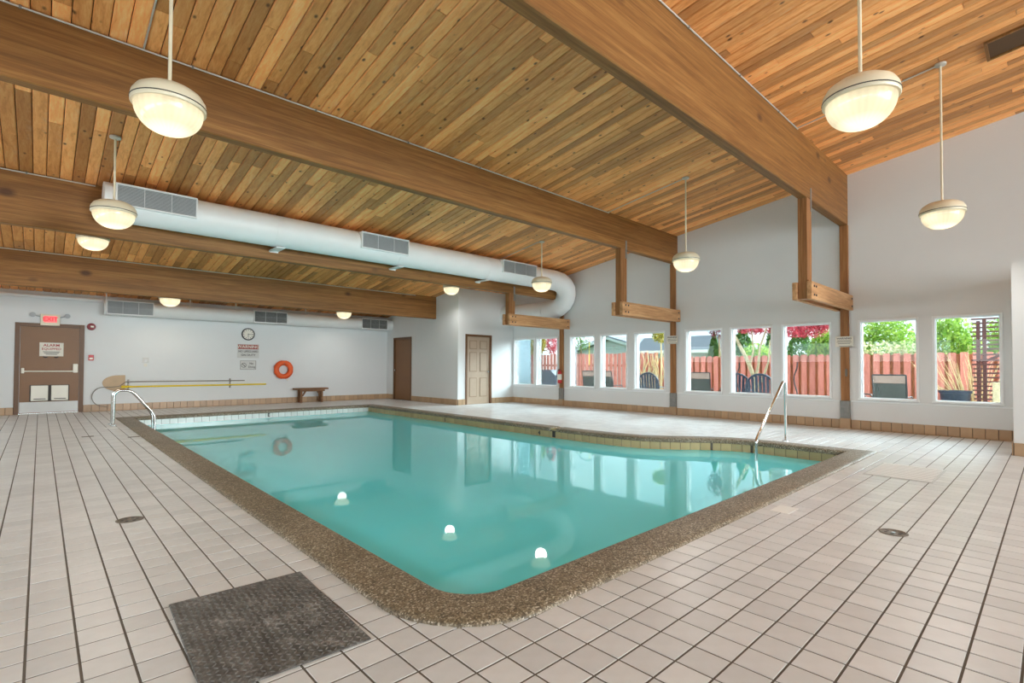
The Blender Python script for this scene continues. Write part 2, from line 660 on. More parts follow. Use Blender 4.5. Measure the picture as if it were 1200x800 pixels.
def empty(name, loc, label=None, cat=None, group=None, kind=None):
    o = bpy.data.objects.new(name, None)
    o.location = loc
    o.empty_display_size = 0.1
    COL.objects.link(o)
    return tag(o, label, cat, group, kind)


def place(o, name, mesh, loc, mat=None):
    pass


def inst(name, me, parent, loc, rz=0.0):
    o = bpy.data.objects.new(name, me)
    COL.objects.link(o)
    o.parent = parent
    o.location = loc
    o.rotation_euler = (0, 0, rz)
    return o


def dup(root, loc, rz=0.0, label=None):
    r = root.copy()
    COL.objects.link(r)
    r.location = loc
    r.rotation_euler = (0, 0, rz)
    if label: r['label'] = label
    for ch in list(root.children):
        c = ch.copy()
        COL.objects.link(c)
        c.parent = r
        for g in list(ch.children):
            d = g.copy()
            COL.objects.link(d)
            d.parent = c
    return r


def text(body, size, mat, parent, loc, facing, align='CENTER', name='lettering', bold=0.0, sx=1.0):
    cu = bpy.data.curves.new(name, 'FONT')
    cu.body = body
    cu.size = size
    cu.align_x = align
    cu.align_y = 'CENTER'
    cu.extrude = 0.0008
    cu.offset = bold
    cu.resolution_u = 2
    tmp = bpy.data.objects.new(name, cu)
    COL.objects.link(tmp)
    me = bpy.data.meshes.new_from_object(tmp.evaluated_get(bpy.context.evaluated_depsgraph_get()))
    bpy.data.objects.remove(tmp)
    me.name = name
    me.materials.clear()
    me.materials.append(M[mat])
    o = bpy.data.objects.new(name, me)
    COL.objects.link(o)
    off = Vector((0, 0, 0))
    p = parent
    while p is not None:
        off += p.location
        p = p.parent
    o.parent = parent
    o.location = Vector(loc) - off
    o.rotation_euler = (PI / 2, 0, 0) if facing == '-y' else (PI / 2, 0, -PI / 2)
    o.scale = (sx, 1, 1)
    return o


def wall_holes(name, axis, pos, thick, us, top, holes, mat='wall', z0=-0.05, parent=None):
    """wall standing along u (x or y), inner face at pos, body towards +axis; top is a function of u; holes = (u0,u1,z0,z1)"""
    ucut = sorted({round(u, 4) for u in list(us) + [h[0] for h in holes] + [h[1] for h in holes]})
    mb = MB()

    def pt(u, d, z):
        return (u, pos + d, z) if axis == 'y' else (pos + d, u, z)
    for a, b in zip(ucut, ucut[1:]):
        zs = [z0]
        hs = sorted([h for h in holes if h[0] <= a + 1e-4 and h[1] >= b - 1e-4], key=lambda h: h[2])
        spans = []
        cur = z0
        for h in hs:
            if h[2] > cur + 1e-4:
                spans.append((cur, cur, h[2], h[2]))
            cur = h[3]
        spans.append((cur, cur, top(a), top(b)))
        for (a0, b0, a1, b1) in spans:
            vs = [pt(a, 0, a0), pt(b, 0, b0), pt(b, 0, b1), pt(a, 0, a1), pt(a, thick, a0), pt(b, thick, b0), pt(b, thick, b1), pt(a, thick, a1)]
            mb.add(vs, [(0, 1, 2, 3), (5, 4, 7, 6), (0, 4, 5, 1), (3, 2, 6, 7), (0, 3, 7, 4), (1, 5, 6, 2)])
    o = mb.build(name, mat, parent)
    o['kind'] = 'structure'
    return o


# ================================================================== STRUCTURE
# windows: (y0, y1) of the casings on the window wall
WIN = [(0.545, 1.42), (1.60, 2.49), (2.93, 3.83), (4.0, 4.90), (5.06, 5.965), (6.475, 7.385), (7.56, 8.47), (8.615, 9.54), (9.98, 10.90), (10.945, 11.90)]
WZ0, WZ1 = 0.545, 2.03
CW = 0.032
w_holes = [(a + CW, b - CW, WZ0 + CW, WZ1 - CW) for a, b in WIN]
wall_right = wall_holes('wall_right', 'x', XW, 0.22, [YF, YB], lambda u: ceil_z(u) + 0.06, w_holes)
wall_back = wall_holes('wall_back', 'y', YB, 0.2, [XL, XC + 0.2], lambda u: ceil_z(YB) + 0.06, [(-0.40, 0.745, -0.05, 2.06)])
wall_left = wall_holes('wall_left', 'x', XL, -0.2, [YF, YB], lambda u: ceil_z(u) + 0.06, [(y, y + 2.4, 1.4, 2.2) for y in (-6.4, -3.4, -0.4, 2.6, 5.6, 8.6, 11.6)])  # unseen openings added and sized to let fill light in
wall_front = wall_holes('wall_front', 'y', YF, -0.2, [XL, XW], lambda u: ceil_z(YF) + 0.06, [(x, x + 2.7, 0.5, 4.4) for x in (-1.4, 1.6, 4.6)])  # end-wall openings likewise unseen, shaped for the light they admit
wall_closet_left = wall_holes('wall_closet_left', 'x', XC, 0.12, [YC, YB], lambda u: ceil_z(u), [(14.47, 15.575, -0.05, 2.08)])
wall_closet_front = wall_holes('wall_closet_front', 'y', YC, 0.12, [XC + 0.12, XW], lambda u: ceil_z(YC), [(9.26, 10.215, -0.05, 2.08)])
# stub wall at the right edge of the view
stub = B(9.36, XW, -0.6, 0.372, 0.0, 2.56).build('wall_stub', 'wall'); stub['kind'] = 'structure'

# ------------------------------------------------------------------ pool outline (inner lip), counter-clockwise
NLc, NLr = Vector((1.745, 2.185, 0)), 0.255
inner = [(1.745, 1.93), (2.6, 1.93), (3.6, 1.93), (4.6, 1.93), (5.6, 1.93), (6.6, 1.93), (7.95, 1.93), (7.95, 2.5), (7.95, 3.0), (7.94, 3.2), (7.87, 3.42), (7.75, 3.63),
         (7.58, 3.84), (7.38, 4.05), (7.2, 4.27), (7.06, 4.52), (6.965, 4.85), (6.91, 5.3), (6.885, 5.8), (6.88, 6.2), (6.88, 6.36), (6.88, 7.5), (6.88, 9.0), (6.88, 10.5), (6.88, 12.0), (6.88, 13.4),
         (5.5, 13.4), (4.0, 13.4), (2.6, 13.4), (1.49, 13.4), (1.49, 12.0), (1.49, 10.4), (1.49, 8.6), (1.49, 6.8), (1.49, 5.0), (1.49, 3.5), (1.49, 2.185)]
for k in range(1, 8):
    t = PI + (PI / 2) * k / 8
    inner.append((NLc.x + NLr * math.cos(t), NLc.y + NLr * math.sin(t)))
inner = [Vector((x, y, 0)) for x, y in inner]
NI = len(inner)


def offs(d):
    out = []
    for i in range(NI):
        a = (inner[i] - inner[i - 1]).normalized()
        b = (inner[(i + 1) % NI] - inner[i]).normalized()
        na, nb = Vector((a.y, -a.x, 0)), Vector((b.y, -b.x, 0))
        n = (na + nb).normalized()
        out.append(inner[i] + n * (d / max(0.35, n.dot(na))))
    return out


def inside(p, poly):
    c = False
    for i in range(len(poly)):
        a, b = poly[i - 1], poly[i]
        if (a.y > p[1]) != (b.y > p[1]) and p[0] < (b.x - a.x) * (p[1] - a.y) / (b.y - a.y) + a.x:
            c = not c
    return c


# ------------------------------------------------------------------ floor: grout bed with a hole, tiles
midl = offs(0.16)
outl = offs(0.30)
bed = MB()
zb = -0.0026
def slab(poly):
    bed.prism([(x, y, zb - 0.15) for x, y in poly], (0, 0, 0.15))
slab([(XL, YF), (XW, YF), (XW, 1.77), (XL, 1.77)])
slab([(XL, 13.56), (XW, 13.56), (XW, YB), (XL, YB)])
slab([(XL, 1.77), (1.33, 1.77), (1.33, 13.56), (XL, 13.56)])
right_pts = [p for p in midl[6:26]]
right_pts[0] = Vector((right_pts[0].x, 1.77, 0)); right_pts[-1] = Vector((right_pts[-1].x, 13.56, 0))
for a, b in zip(right_pts, right_pts[1:]):
    slab([(a.x, a.y), (XW, a.y), (XW, b.y), (b.x, b.y)])
floor = bed.build('floor', 'grout'); floor['kind'] = 'structure'

TP, TX0, TY0 = 0.154, 1.208, 1.635
def tile_mesh(name, mat):
    h = TP / 2 - 0.0045
    mb = MB()
    c = 0.0015
    vs = [(-h, -h, -0.007), (h, -h, -0.007), (h, h, -0.007), (-h, h, -0.007), (-h, -h, -c), (h, -h, -c), (h, h, -c), (-h, h, -c),
          (-h + c, -h + c, 0), (h - c, -h + c, 0), (h - c, h - c, 0), (-h + c, h - c, 0)]
    fs = [(0, 1, 5, 4), (1, 2, 6, 5), (2, 3, 7, 6), (3, 0, 4, 7), (4, 5, 9, 8), (5, 6, 10, 9), (6, 7, 11, 10), (7, 4, 8, 11), (8, 9, 10, 11)]
    mb.add(vs, fs)
    me = bpy.data.meshes.new(name)
    me.from_pydata(mb.v, [], mb.f)
    me.materials.append(M[mat])
    return me, [Vector(v) for v in vs], fs


tme, tvs, tfs = tile_mesh('tile', 'tile')
tiles, tan = [], []
mat_rect = (0.446, 1.046, 1.975, 2.885)
for i in range(-22, 65):
    for j in range(-20, 94):
        cx, cy = TX0 + (i + 0.5) * TP, TY0 + (j + 0.5) * TP
        if not (XL + 0.05 < cx < XW - 0.02 and -2.5 < cy < YB - 0.02):
            continue
        if cx > XC - 0.02 and cy > YC - 0.02:
            continue
        if cx > 9.34 and cy < 0.40:
            continue
        h = TP / 2
        if 1.0 < cx < 8.6 and 1.4 < cy < 13.9:
            cor = [(cx + a * h, cy + b * h) for a in (-1, 1) for b in (-1, 1)]
            if all(inside(q, outl) for q in cor):
                continue
            if any(inside(q, offs_in) for q in cor for offs_in in (inner,)):
                continue
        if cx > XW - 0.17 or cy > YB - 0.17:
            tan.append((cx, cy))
        else:
            tiles.append((cx, cy))
tiles.sort(key=lambda q: (0 if in_view((q[0], q[1], 0), 40) else 1, (Vector((q[0], q[1], 0)) - CP).length))
for q in tiles[:298]:
    inst('tile', tme, floor, (q[0], q[1], random.uniform(-0.0006, 0.0006)))
def many(name, pos, vs0, fs0, mat, parent):
    vs, fs = [], []
    for (x, y) in pos:
        b = len(vs)
        vs += [(v.x + x, v.y + y, v.z) for v in vs0]
        fs += [tuple(k + b for k in f) for f in fs0]
    me = bpy.data.meshes.new(name)
    me.from_pydata(vs, [], fs)
    me.materials.append(M[mat])
    o = bpy.data.objects.new(name, me)
    COL.objects.link(o)
    o.parent = parent
    o['kind'] = 'stuff'
    return o
many('tile_field', tiles[298:], tvs, tfs, 'tile', floor)
many('shade_tan_border_tiles', tan, tvs, tfs, 'tile_shade_tan', floor)

# ------------------------------------------------------------------ ceiling and planks
cb = MB()
q0, q1, q2, q3 = XL - 0.2, XW + 0.5, YF - 0.2, YB + 0.4
cb.prism([(q0, q2, ceil_z(q2) + 0.022), (q1, q2, ceil_z(q2) + 0.022), (q1, q3, ceil_z(q3) + 0.022), (q0, q3, ceil_z(q3) + 0.022)], (0, 0, 0.18))
ceiling = cb.build('ceiling', 'plank_back'); ceiling['kind'] = 'structure'
PW, PX0 = 0.1364, 3.158
planks = []
i0 = int((XL - PX0) / PW) - 1
for i in range(i0, 60):
    x0 = max(XL, PX0 + i * PW)
    x1 = min(XW, PX0 + (i + 1) * PW)
    if x1 - x0 < 0.03:
        continue
    y = -2.6 - random.uniform(0, 1.2)
    while y < YB:
        L = random.uniform(1.5, 3.9)
        y2 = min(YB, y + L)
        if YB - y2 < 0.5:
            y2 = YB
        planks.append((x0 + 0.0035, x1 - 0.0035, y + 0.0015, y2 - 0.0015, random.uniform(-0.002, 0.002)))
        y = y2


def plank_geo(p):
    x0, x1, y0, y1, dz = p
    c = 0.010
    def z(y, e): return ceil_z(y) + e + dz
    vs = [(x0, y0, z(y0, 0.024)), (x1, y0, z(y0, 0.024)), (x1, y1, z(y1, 0.024)), (x0, y1, z(y1, 0.024)),
          (x0, y0, z(y0, c)), (x1, y0, z(y0, c)), (x1, y1, z(y1, c)), (x0, y1, z(y1, c)),
          (x0 + c, y0 + .002, z(y0, 0)), (x1 - c, y0 + .002, z(y0, 0)), (x1 - c, y1 - .002, z(y1, 0)), (x0 + c, y1 - .002, z(y1, 0))]
    fs = [(4, 5, 1, 0), (5, 6, 2, 1), (6, 7, 3, 2), (7, 4, 0, 3), (8, 9, 5, 4), (9, 10, 6, 5), (10, 11, 7, 6), (11, 8, 4, 7), (11, 10, 9, 8)]
    return vs, fs


def plank_key(p):
    best = 0
    for k in range(5):
        y = p[2] + (p[3] - p[2]) * k / 4
        q = Vector(((p[0] + p[1]) / 2, y, ceil_z(y)))
        z = in_view(q, 0)
        if z:
            d = q - CP
            best += d.z / d.length / d.length_squared * (p[3] - p[2])
    return -best


planks.sort(key=plank_key)
for p in planks[:298]:
    vs, fs = plank_geo(p)
    c = Vector(((p[0] + p[1]) / 2, (p[2] + p[3]) / 2, ceil_z((p[2] + p[3]) / 2)))
    me = bpy.data.meshes.new('plank')
    me.from_pydata([Vector(v) - c for v in vs], [], fs)
    me.materials.append(M['plank'])
    inst('plank', me, ceiling, c)
mb = MB()
for p in planks[298:]:
    mb.add(*plank_geo(p))
o = mb.build('plank_field', 'plank', ceiling, fix=False); o['kind'] = 'stuff'

# ------------------------------------------------------------------ baseboards of tile
def base_tile(w, h, t, mat):
    mb = MB().box(-w / 2, w / 2, -t, 0, 0, h, 0.004)
    me = bpy.data.meshes.new('tile')
    me.from_pydata(mb.v, [], mb.f)
    me.materials.append(M[mat])
    bm = bmesh.new(); bm.from_mesh(me); bmesh.ops.recalc_face_normals(bm, faces=bm.faces); bm.to_mesh(me); bm.free()
    return me
bt = base_tile(TP - 0.007, 0.165, 0.016, 'tile_base')


def baseboard(name, a, b, skips=()):
    a, b = Vector((*a, 0)), Vector((*b, 0))
    d = (b - a)
    L = d.length
    d.normalize()
    n = Vector((d.y, -d.x, 0))       # towards the room is -n... decided by point order: room on the left of a->b
    rz = math.atan2(d.y, d.x)
    back = MB()
    root = None
    parts = []
    k = 0
    s = 0.0
    segs = []
    while s < L - 0.03:
        e = min(L, s + TP)
        c = (s + e) / 2
        if not any(x0 - 0.02 < c < x1 + 0.02 for x0, x1 in skips):
            segs.append((c, e - s))
        s = e
    back.mx = Matrix.Translation(a) @ Matrix.Rotation(rz, 4, 'Z')
    run = [(0.0, L)]
    for x0, x1 in skips:
        run = [q for (u, v) in run for q in ((u, min(v, x0)), (max(u, x1), v)) if q[1] - q[0] > 0.01]
    for u, v in run:
        back.box(u, v, 0.0, 0.008, 0.0, 0.168)
    root = back.build(name, 'grout')
    root['kind'] = 'structure'
    for c, w in segs:
        p = a + d * c + Vector((-d.y, d.x, 0)) * 0.024
        o = inst('tile', bt, root, (p.x, p.y, 0.001), rz)
        o.scale = (w / TP, 1, 1)
    return root
# orientation: local -y of a tile must face away from the wall
def baseboard2(name, a, b, room, skips=()):
    """tile course along a->b; room = unit vector pointing into the room"""
    a3, b3 = Vector((*a, 0)), Vector((*b, 0))
    rm = Vector((*room, 0))
    d = (b3 - a3)
    if Vector((d.y, -d.x, 0)).dot(rm) < 0:       # want the right-hand side of a->b to be the room (tile front is local -y)
        L = d.length
        a3, b3 = b3, a3
        skips = [(L - q, L - p) for p, q in skips]
        d = b3 - a3
    L = d.length
    d.normalize()
    rz = math.atan2(d.y, d.x)
    run = [(0.0, L)]
    for x0, x1 in skips:
        run = [q for (u, v) in run for q in ((u, min(v, x0)), (max(u, x1), v)) if q[1] - q[0] > 0.01]
    back = MB()
    back.mx = Matrix.Translation(a3) @ Matrix.Rotation(rz, 4, 'Z')
    for u, v in run:
        back.box(u, v, -0.006, 0.0, 0.0, 0.163)
    root = back.build(name, 'grout')
    root['kind'] = 'structure'
    for u, v in run:
        s = u
        while s < v - 0.02:
            e = min(v, s + TP)
            p = a3 + d * ((s + e) / 2) + rm * 0.004
            o = inst('tile', bt, root, (p.x, p.y, 0.001), rz)
            o.scale = ((e - s - 0.007) / (TP - 0.007), 1, 1)
            s = e
    return root


COLS = [2.70, 6.255, 9.82]      # column centre y
baseboard2('baseboard_back', (XL, YB), (XC, YB), (0, -1), [(-0.43 - XL, 0.775 - XL)])
baseboard2('baseboard_right', (XW, 0.39), (XW, YC), (-1, 0), [(c - 0.085 - 0.39, c + 0.085 - 0.39) for c in COLS])
baseboard2('baseboard_closet_left', (XC, YC), (XC, YB), (-1, 0), [(14.44 - YC, 15.605 - YC)])
baseboard2('baseboard_closet_front', (XC, YC), (XW, YC), (0, -1), [(9.225 - XC, 10.25 - XC)])
baseboard2('baseboard_stub_front', (9.36, -0.6), (9.36, 0.372), (-1, 0))
baseboard2('baseboard_stub_side', (9.36, 0.372), (XW - 0.03, 0.372), (0, 1))

# ------------------------------------------------------------------ windows
for k, (a, b) in enumerate(WIN):
    root = MB()
    # casing proud of the wall
    x0, x1 = XW - 0.018, XW - 0.0005
    cs = MB()
    cs.box(x0, x1, a, a + CW, WZ0 + CW, WZ1, 0.003).box(x0, x1, b - CW, b, WZ0 + CW, WZ1, 0.003)
    cs.box(x0, x1, a + CW, b - CW, WZ1 - CW, WZ1, 0.003)
    cs.box(x0 - 0.02, x1, a - 0.01, b + 0.01, WZ0, WZ0 + CW, 0.003)
    root = cs.build('window_%d' % (k + 1), 'trim'); root['kind'] = 'structure'
    fr = MB()
    fx0, fx1 = XW + 0.055, XW + 0.095
    g = 0.016
    A, Bq, z0, z1 = a + CW + 0.001, b - CW - 0.001, WZ0 + CW + 0.001, WZ1 - CW - 0.001
    fr.box(fx0, fx1, A, A + g, z0, z1, 0.003).box(fx0, fx1, Bq - g, Bq, z0, z1, 0.003).box(fx0, fx1, A + g, Bq - g, z0, z0 + g, 0.003).box(fx0, fx1, A + g, Bq - g, z1 - g, z1, 0.003)
    fr.build('frame', 'trim', root)
    B(fx0 + 0.02, fx0 + 0.026, A + g, Bq - g, z0 + g, z1 - g).build('pane', 'glass', root)
    rv = MB()
    rv.box(XW, XW + 0.055, A - 0.0005, A + 0.006, z0, z1).box(XW, XW + 0.055, Bq - 0.006, Bq + 0.0005, z0, z1).box(XW, XW + 0.055, A, Bq, z0 - 0.0005, z0 + 0.008).box(XW, XW + 0.055, A, Bq, z1 - 0.006, z1)
    rv.build('reveal', 'trim', root)
# sill strips running between the columns
n = 1
for a, b in ((0.40, 2.61), (2.79, 6.165), (6.345, 9.73), (9.91, YC - 0.002)):
    o = MB().box(XW - 0.012, XW - 0.0005, a, b, 0.505, 0.535, 0.003).build('trim_%d' % n, 'trim'); o['kind'] = 'structure'
    n += 1

# ------------------------------------------------------------------ beams
DEPTH = [0.955, 0.66, 0.74, 0.68]
XE = [XW - 0.001, XW - 0.001, XW - 0.001, XC - 0.001]
BL = ['deep timber ceiling beam, nearest of the four, running over the handrail end of the pool', 'timber ceiling beam second from the camera, over the middle of the pool',
      'timber ceiling beam with the round white duct along its front face', 'timber ceiling beam nearest the back wall, ending at the closet corner']
for k, y in enumerate(BEAM_Y):
    top = ceil_z(y + 0.15) - 0.006
    zt = ceil_z(y) - 0.004
    b = MB()
    zb_ = ceil_z(y) - DEPTH[k]
    y2 = y + 0.145
    x0, x1 = XL + 0.001, XE[k]
    c = 0.012
    prof = [(y + c, zb_), (y2 - c, zb_), (y2, zb_ + c), (y2, ceil_z(y2) - 0.003), (y, ceil_z(y) - 0.003), (y, zb_ + c)]
    b.prism([(x0, p, q) for p, q in prof], (x1 - x0, 0, 0))
    o = b.build('ceiling_beam', 'beam')
    tag(o, BL[k], 'beam', 'ceiling beams')
    # conduit clipped to the top front edge
    cz = ceil_z(y) - 0.02
    xa = XL + 0.01
    xb = [8.41, 8.41, 0.55, 8.2][k]
    cm = MB().tube([(xa, y - 0.011, cz), (xb, y - 0.011, cz)], 0.009, 8)
    cm.build('conduit', 'conduit', o)
    cl = MB()
    xx = xa + 0.6
    while xx < xb:
        cl.box(xx, xx + 0.02, y - 0.023, y, cz - 0.014, cz + 0.014, 0.002)
        xx += 1.3
    cl.build('conduit_clip', 'steel', o)

# flat ceiling panel, the shade of a recess put into its dark brown
o = empty('ceiling_recess', (8.75, 0.28, ceil_z(0.28)), 'dark panel painted as a shaded recess in the planks above the white stub wall', 'recess')
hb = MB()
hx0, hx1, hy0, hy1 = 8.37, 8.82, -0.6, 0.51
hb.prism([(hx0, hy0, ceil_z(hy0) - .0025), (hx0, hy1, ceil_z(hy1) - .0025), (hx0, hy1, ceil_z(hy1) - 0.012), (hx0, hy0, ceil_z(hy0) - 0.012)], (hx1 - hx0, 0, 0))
hb.build('panel', 'recess', o)
for xa, xb in ((hx0 - 0.03, hx0), (hx1, hx1 + 0.03)):
    hb = MB()
    hb.prism([(xa, hy0, ceil_z(hy0) - .0025), (xa, hy1 + 0.03, ceil_z(hy1 + .03) - .0025), (xa, hy1 + 0.03, ceil_z(hy1 + .03) - 0.03), (xa, hy0, ceil_z(hy0) - 0.03)], (xb - xa, 0, 0))
    hb.build('frame_strip', 'beam', o)
hb = MB()
hb.prism([(hx0, hy1, ceil_z(hy1) - .0025), (hx0, hy1 + 0.03, ceil_z(hy1 + .03) - .0025), (hx0, hy1 + 0.03, ceil_z(hy1 + .03) - 0.03), (hx0, hy1, ceil_z(hy1) - 0.03)], (hx1 - hx0, 0, 0))
hb.build('frame_strip', 'beam', o)

# ------------------------------------------------------------------ columns and bracket frames
CL = ['timber wall column right of the middle window trio, under the deepest beam', 'timber wall column between the two window trios', 'timber wall column holding the red fire extinguisher']
FL = ['largest timber bracket frame, hung from the deepest beam above the rightmost trio of windows', 'timber bracket frame hung from the second beam, mid window wall', 'timber bracket frame under the white duct elbow near the six-panel door']
LY = [2.70, 6.225, 9.675]
for k in range(3):
    cy = COLS[k]
    by = BEAM_Y[k]
    zt = ceil_z(by) - DEPTH[k]
    r = empty('timber_column', (XW - 0.05, cy, 0), CL[k], 'column', 'window wall columns')
    B(XW - 0.055, XW - 0.001, cy - 0.068, cy + 0.068, 0.19, zt - 0.001, c=0.004).build('post', 'post', r)
    B(XW - 0.066, XW - 0.0005, cy - 0.078, cy + 0.078, 0.1, 0.52, c=0.004).build('base_bracket', 'steel', r)
    B(XW - 0.076, XW - 0.0005, cy - 0.085, cy + 0.085, 0.0, 0.19, c=0.005).build('base_tile', 'tile_base', r)
    for zz in (0.27, 0.36, 0.45):
        MB().lathe((XW - 0.066, cy, zz), [(0.012, -0.008), (0.012, 0.0)], 8, 'x').build('bolt', 'steel', r)
    # bracket frame
    ly = by + 0.07
    f = empty('bracket_frame', (8.95, ly, 2.21), FL[k], 'bracket', 'timber bracket frames')
    hw = 0.068
    px0, px1 = 8.84, 9.06
    B(px0, px1, ly - hw, ly + hw, 2.23, zt - 0.001, c=0.006).build('hanger_post', 'post', f)
    for s, nm in ((-1, 'arm'), (1, 'arm')):
        ya, yb = (ly - hw - 0.075, ly - hw - 0.001) if s < 0 else (ly + hw + 0.001, ly + hw + 0.075)
        B(8.80, XW - 0.003, ya, yb, 2.22, 2.50, c=0.006).build(nm, 'arm', f)
    for xx in (8.90, 9.0, XW - 0.09):
        for zz in (2.29, 2.43):
            MB().lathe((xx, ly - hw - 0.076, zz), [(0.018, -0.012), (0.018, 0.0)], 8, 'y').build('bolt', 'ink', f)
    st = MB().box(9.0, 9.055, ly - hw - 0.008, ly - hw - 0.001, zt - 0.2, zt + 0.18)
    st.build('strap', 'steel', f)
    B(8.83, 8.90, ly - hw - 0.02, ly - hw - 0.001, 2.5, 2.53).build('shim', 'post', f)

# ------------------------------------------------------------------ doors
# exit door (back wall)
d1 = empty('door_1', (0.17, YB, 0), kind='structure')
fr = MB()
fr.box(-0.43, -0.345, YB - 0.03, YB + 0.12, 0, 2.10, 0.004).box(0.69, 0.775, YB - 0.03, YB + 0.12, 0, 2.10, 0.004).box(-0.345, 0.69, YB - 0.03, YB + 0.12, 2.02, 2.10, 0.004)
fr.build('frame', 'brown_frame', d1)
lf = B(-0.343, 0.688, YB + 0.0, YB + 0.045, 0.012, 2.018, c=0.003).build('leaf', 'brown_door', d1)
B(-0.335, 0.68, YB - 0.004, YB - 0.0002, 0.03, 0.275, c=0.001).build('kick_plate', 'kick', lf)
pb = MB().tube([(-0.29, YB - 0.06, 0.985), (0.62, YB - 0.06, 0.985)], 0.014, 10)
pbo = pb.build('push_bar', 'white_plastic', d1, 50)
MB().box(-0.315, -0.265, YB - 0.08, YB - 0.0005, 0.94, 1.06, 0.008).build('bar_bracket', 'white_plastic', pbo)
MB().box(0.575, 0.665, YB - 0.085, YB - 0.0005, 0.95, 1.16, 0.012).build('latch_box', 'white_plastic', pbo)
fb = B(-0.17, 0.52, YB - 0.012, YB - 0.0005, 0.288, 0.665).build('vent_back', 'darkline', lf)
for x0, x1 in ((-0.15, 0.145), (0.2, 0.5)):
    pn = B(x0, x1, YB - 0.04, YB - 0.012, 0.30, 0.655, c=0.008).build('white_panel', 'white_plastic', lf)
    MB().box(x0 + 0.05, x1 - 0.04, YB - 0.043, YB - 0.0401, 0.335, 0.352).build('slot', 'darkline', pn)
B(-0.34, 0.69, YB - 0.03, YB - 0.005, 0.0, 0.011).build('threshold', 'kick', d1)
# exit sign
ex = empty('exit_sign', (0.155, YB, 2.1), 'lit red exit sign with twin spot heads above the brown exit door', 'sign')
B(-0.015, 0.325, YB - 0.075, YB - 0.031, 2.055, 2.315, c=0.006).build('housing', 'cream', ex)
B(0.045, 0.27, YB - 0.079, YB - 0.0752, 2.125, 2.275).build('face', 'exit_glow', ex)
text('EXIT', 0.13, 'exit_letters', ex, (0.158, YB - 0.0805, 2.198), '-y', bold=0.003)
for s, x in ((-1, -0.015), (1, 0.325)):
    hd = MB().lathe((x + s * 0.13, YB - 0.06, 2.29), [(0.02, 0.035), (0.05, 0.02), (0.055, -0.03), (0.02, -0.035)], 16, 'y')
    h = hd.build('spot_head', 'grey_louver', ex, 40)
    MB().tube([(x, YB - 0.05, 2.25), (x + s * 0.06, YB - 0.05, 2.27), (x + s * 0.12, YB - 0.05, 2.29)], 0.012, 8).build('arm', 'grey_louver', ex)
# alarm sign on the door
asg = empty('alarm_sign', (0.19, YB, 1.34), 'white sign reading ALARM EQUIPPED on the brown exit door', 'sign')
B(-0.02, 0.40, YB - 0.006, YB - 0.0005, 1.335, 1.655, c=0.001).build('plate', 'sign_white', asg)
text('ALARM', 0.085, 'ink_red', asg, (0.19, YB - 0.007, 1.59), '-y', bold=0.0015, sx=1.05)
text('EQUIPPED', 0.075, 'ink_red', asg, (0.19, YB - 0.007, 1.505), '-y', bold=0.001, sx=1.0)
bars = MB()
for z, w in ((1.435, 0.30), (1.405, 0.26), (1.375, 0.2)):
    bars.box(0.19 - w / 2, 0.19 + w / 2, YB - 0.0075, YB - 0.0061, z, z + 0.012)
bars.build('fine_print', 'ink', asg)
for x in (0.05, 0.31):
    hk = MB().tube([(x, YB - 0.012, 1.33), (x + 0.03 * (1 if x < .2 else -1), YB - 0.014, 1.305), (x + 0.07 * (1 if x < .2 else -1), YB - 0.012, 1.318)], 0.013, 8)
    hk.build('clip', 'ink', asg)

# brown flush door on the closet's left face
d2 = empty('door_2', (XC, 15.02, 0), kind='structure')
fr = MB()
x0, x1 = XC - 0.02, XC + 0.10
fr.box(x0, x1, 14.445, 14.50, 0, 2.11, 0.004).box(x0, x1, 15.545, 15.60, 0, 2.11, 0.004).box(x0, x1, 14.50, 15.545, 2.05, 2.11, 0.004)
fr.build('frame', 'brown_frame', d2)
lf = B(XC + 0.03, XC + 0.07, 14.502, 15.543, 0.002, 2.048, c=0.003).build('leaf', 'brown_door', d2)
MB().lathe((XC + 0.03, 15.46, 1.0), [(0.012, 0), (0.012, -0.035), (0.03, -0.045), (0.03, -0.07), (0.015, -0.08)], 16, 'x').build('knob', 'chrome', lf, 40)

# six-panel door on the closet front
d3 = empty('door_3', (9.74, YC, 0), kind='structure')
fr = MB()
y0, y1 = YC - 0.02, YC + 0.10
fr.box(9.225, 9.29, y0, y1, 0, 2.10, 0.004).box(10.185, 10.25, y0, y1, 0, 2.10, 0.004).box(9.29, 10.185, y0, y1, 2.035, 2.10, 0.004)
fr.build('frame', 'brown_frame', d3)
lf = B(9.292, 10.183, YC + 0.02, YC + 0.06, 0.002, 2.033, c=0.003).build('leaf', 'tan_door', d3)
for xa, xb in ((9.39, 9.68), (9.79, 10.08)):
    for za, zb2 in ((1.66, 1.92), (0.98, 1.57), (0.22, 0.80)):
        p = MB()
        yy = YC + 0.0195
        # flat plate, groove shade put into its darker tan, under a raised field
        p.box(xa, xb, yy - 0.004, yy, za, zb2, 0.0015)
        po = p.build('panel', 'tan_groove_shade', lf)
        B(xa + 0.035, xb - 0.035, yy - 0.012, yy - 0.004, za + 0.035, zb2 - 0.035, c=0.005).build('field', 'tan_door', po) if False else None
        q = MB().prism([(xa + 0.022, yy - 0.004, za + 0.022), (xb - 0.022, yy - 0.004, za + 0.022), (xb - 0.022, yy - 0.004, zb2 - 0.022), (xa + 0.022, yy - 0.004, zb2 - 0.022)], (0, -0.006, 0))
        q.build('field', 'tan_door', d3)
hd = MB().lathe((10.13, YC + 0.019, 0.98), [(0.028, 0), (0.028, -0.012), (0.012, -0.014), (0.012, -0.05)], 16, 'y')
hd.tube([(10.13, YC - 0.03, 0.98), (10.02, YC - 0.03, 0.98)], 0.011, 8)
hd.build('handle', 'chrome', d3, 40)

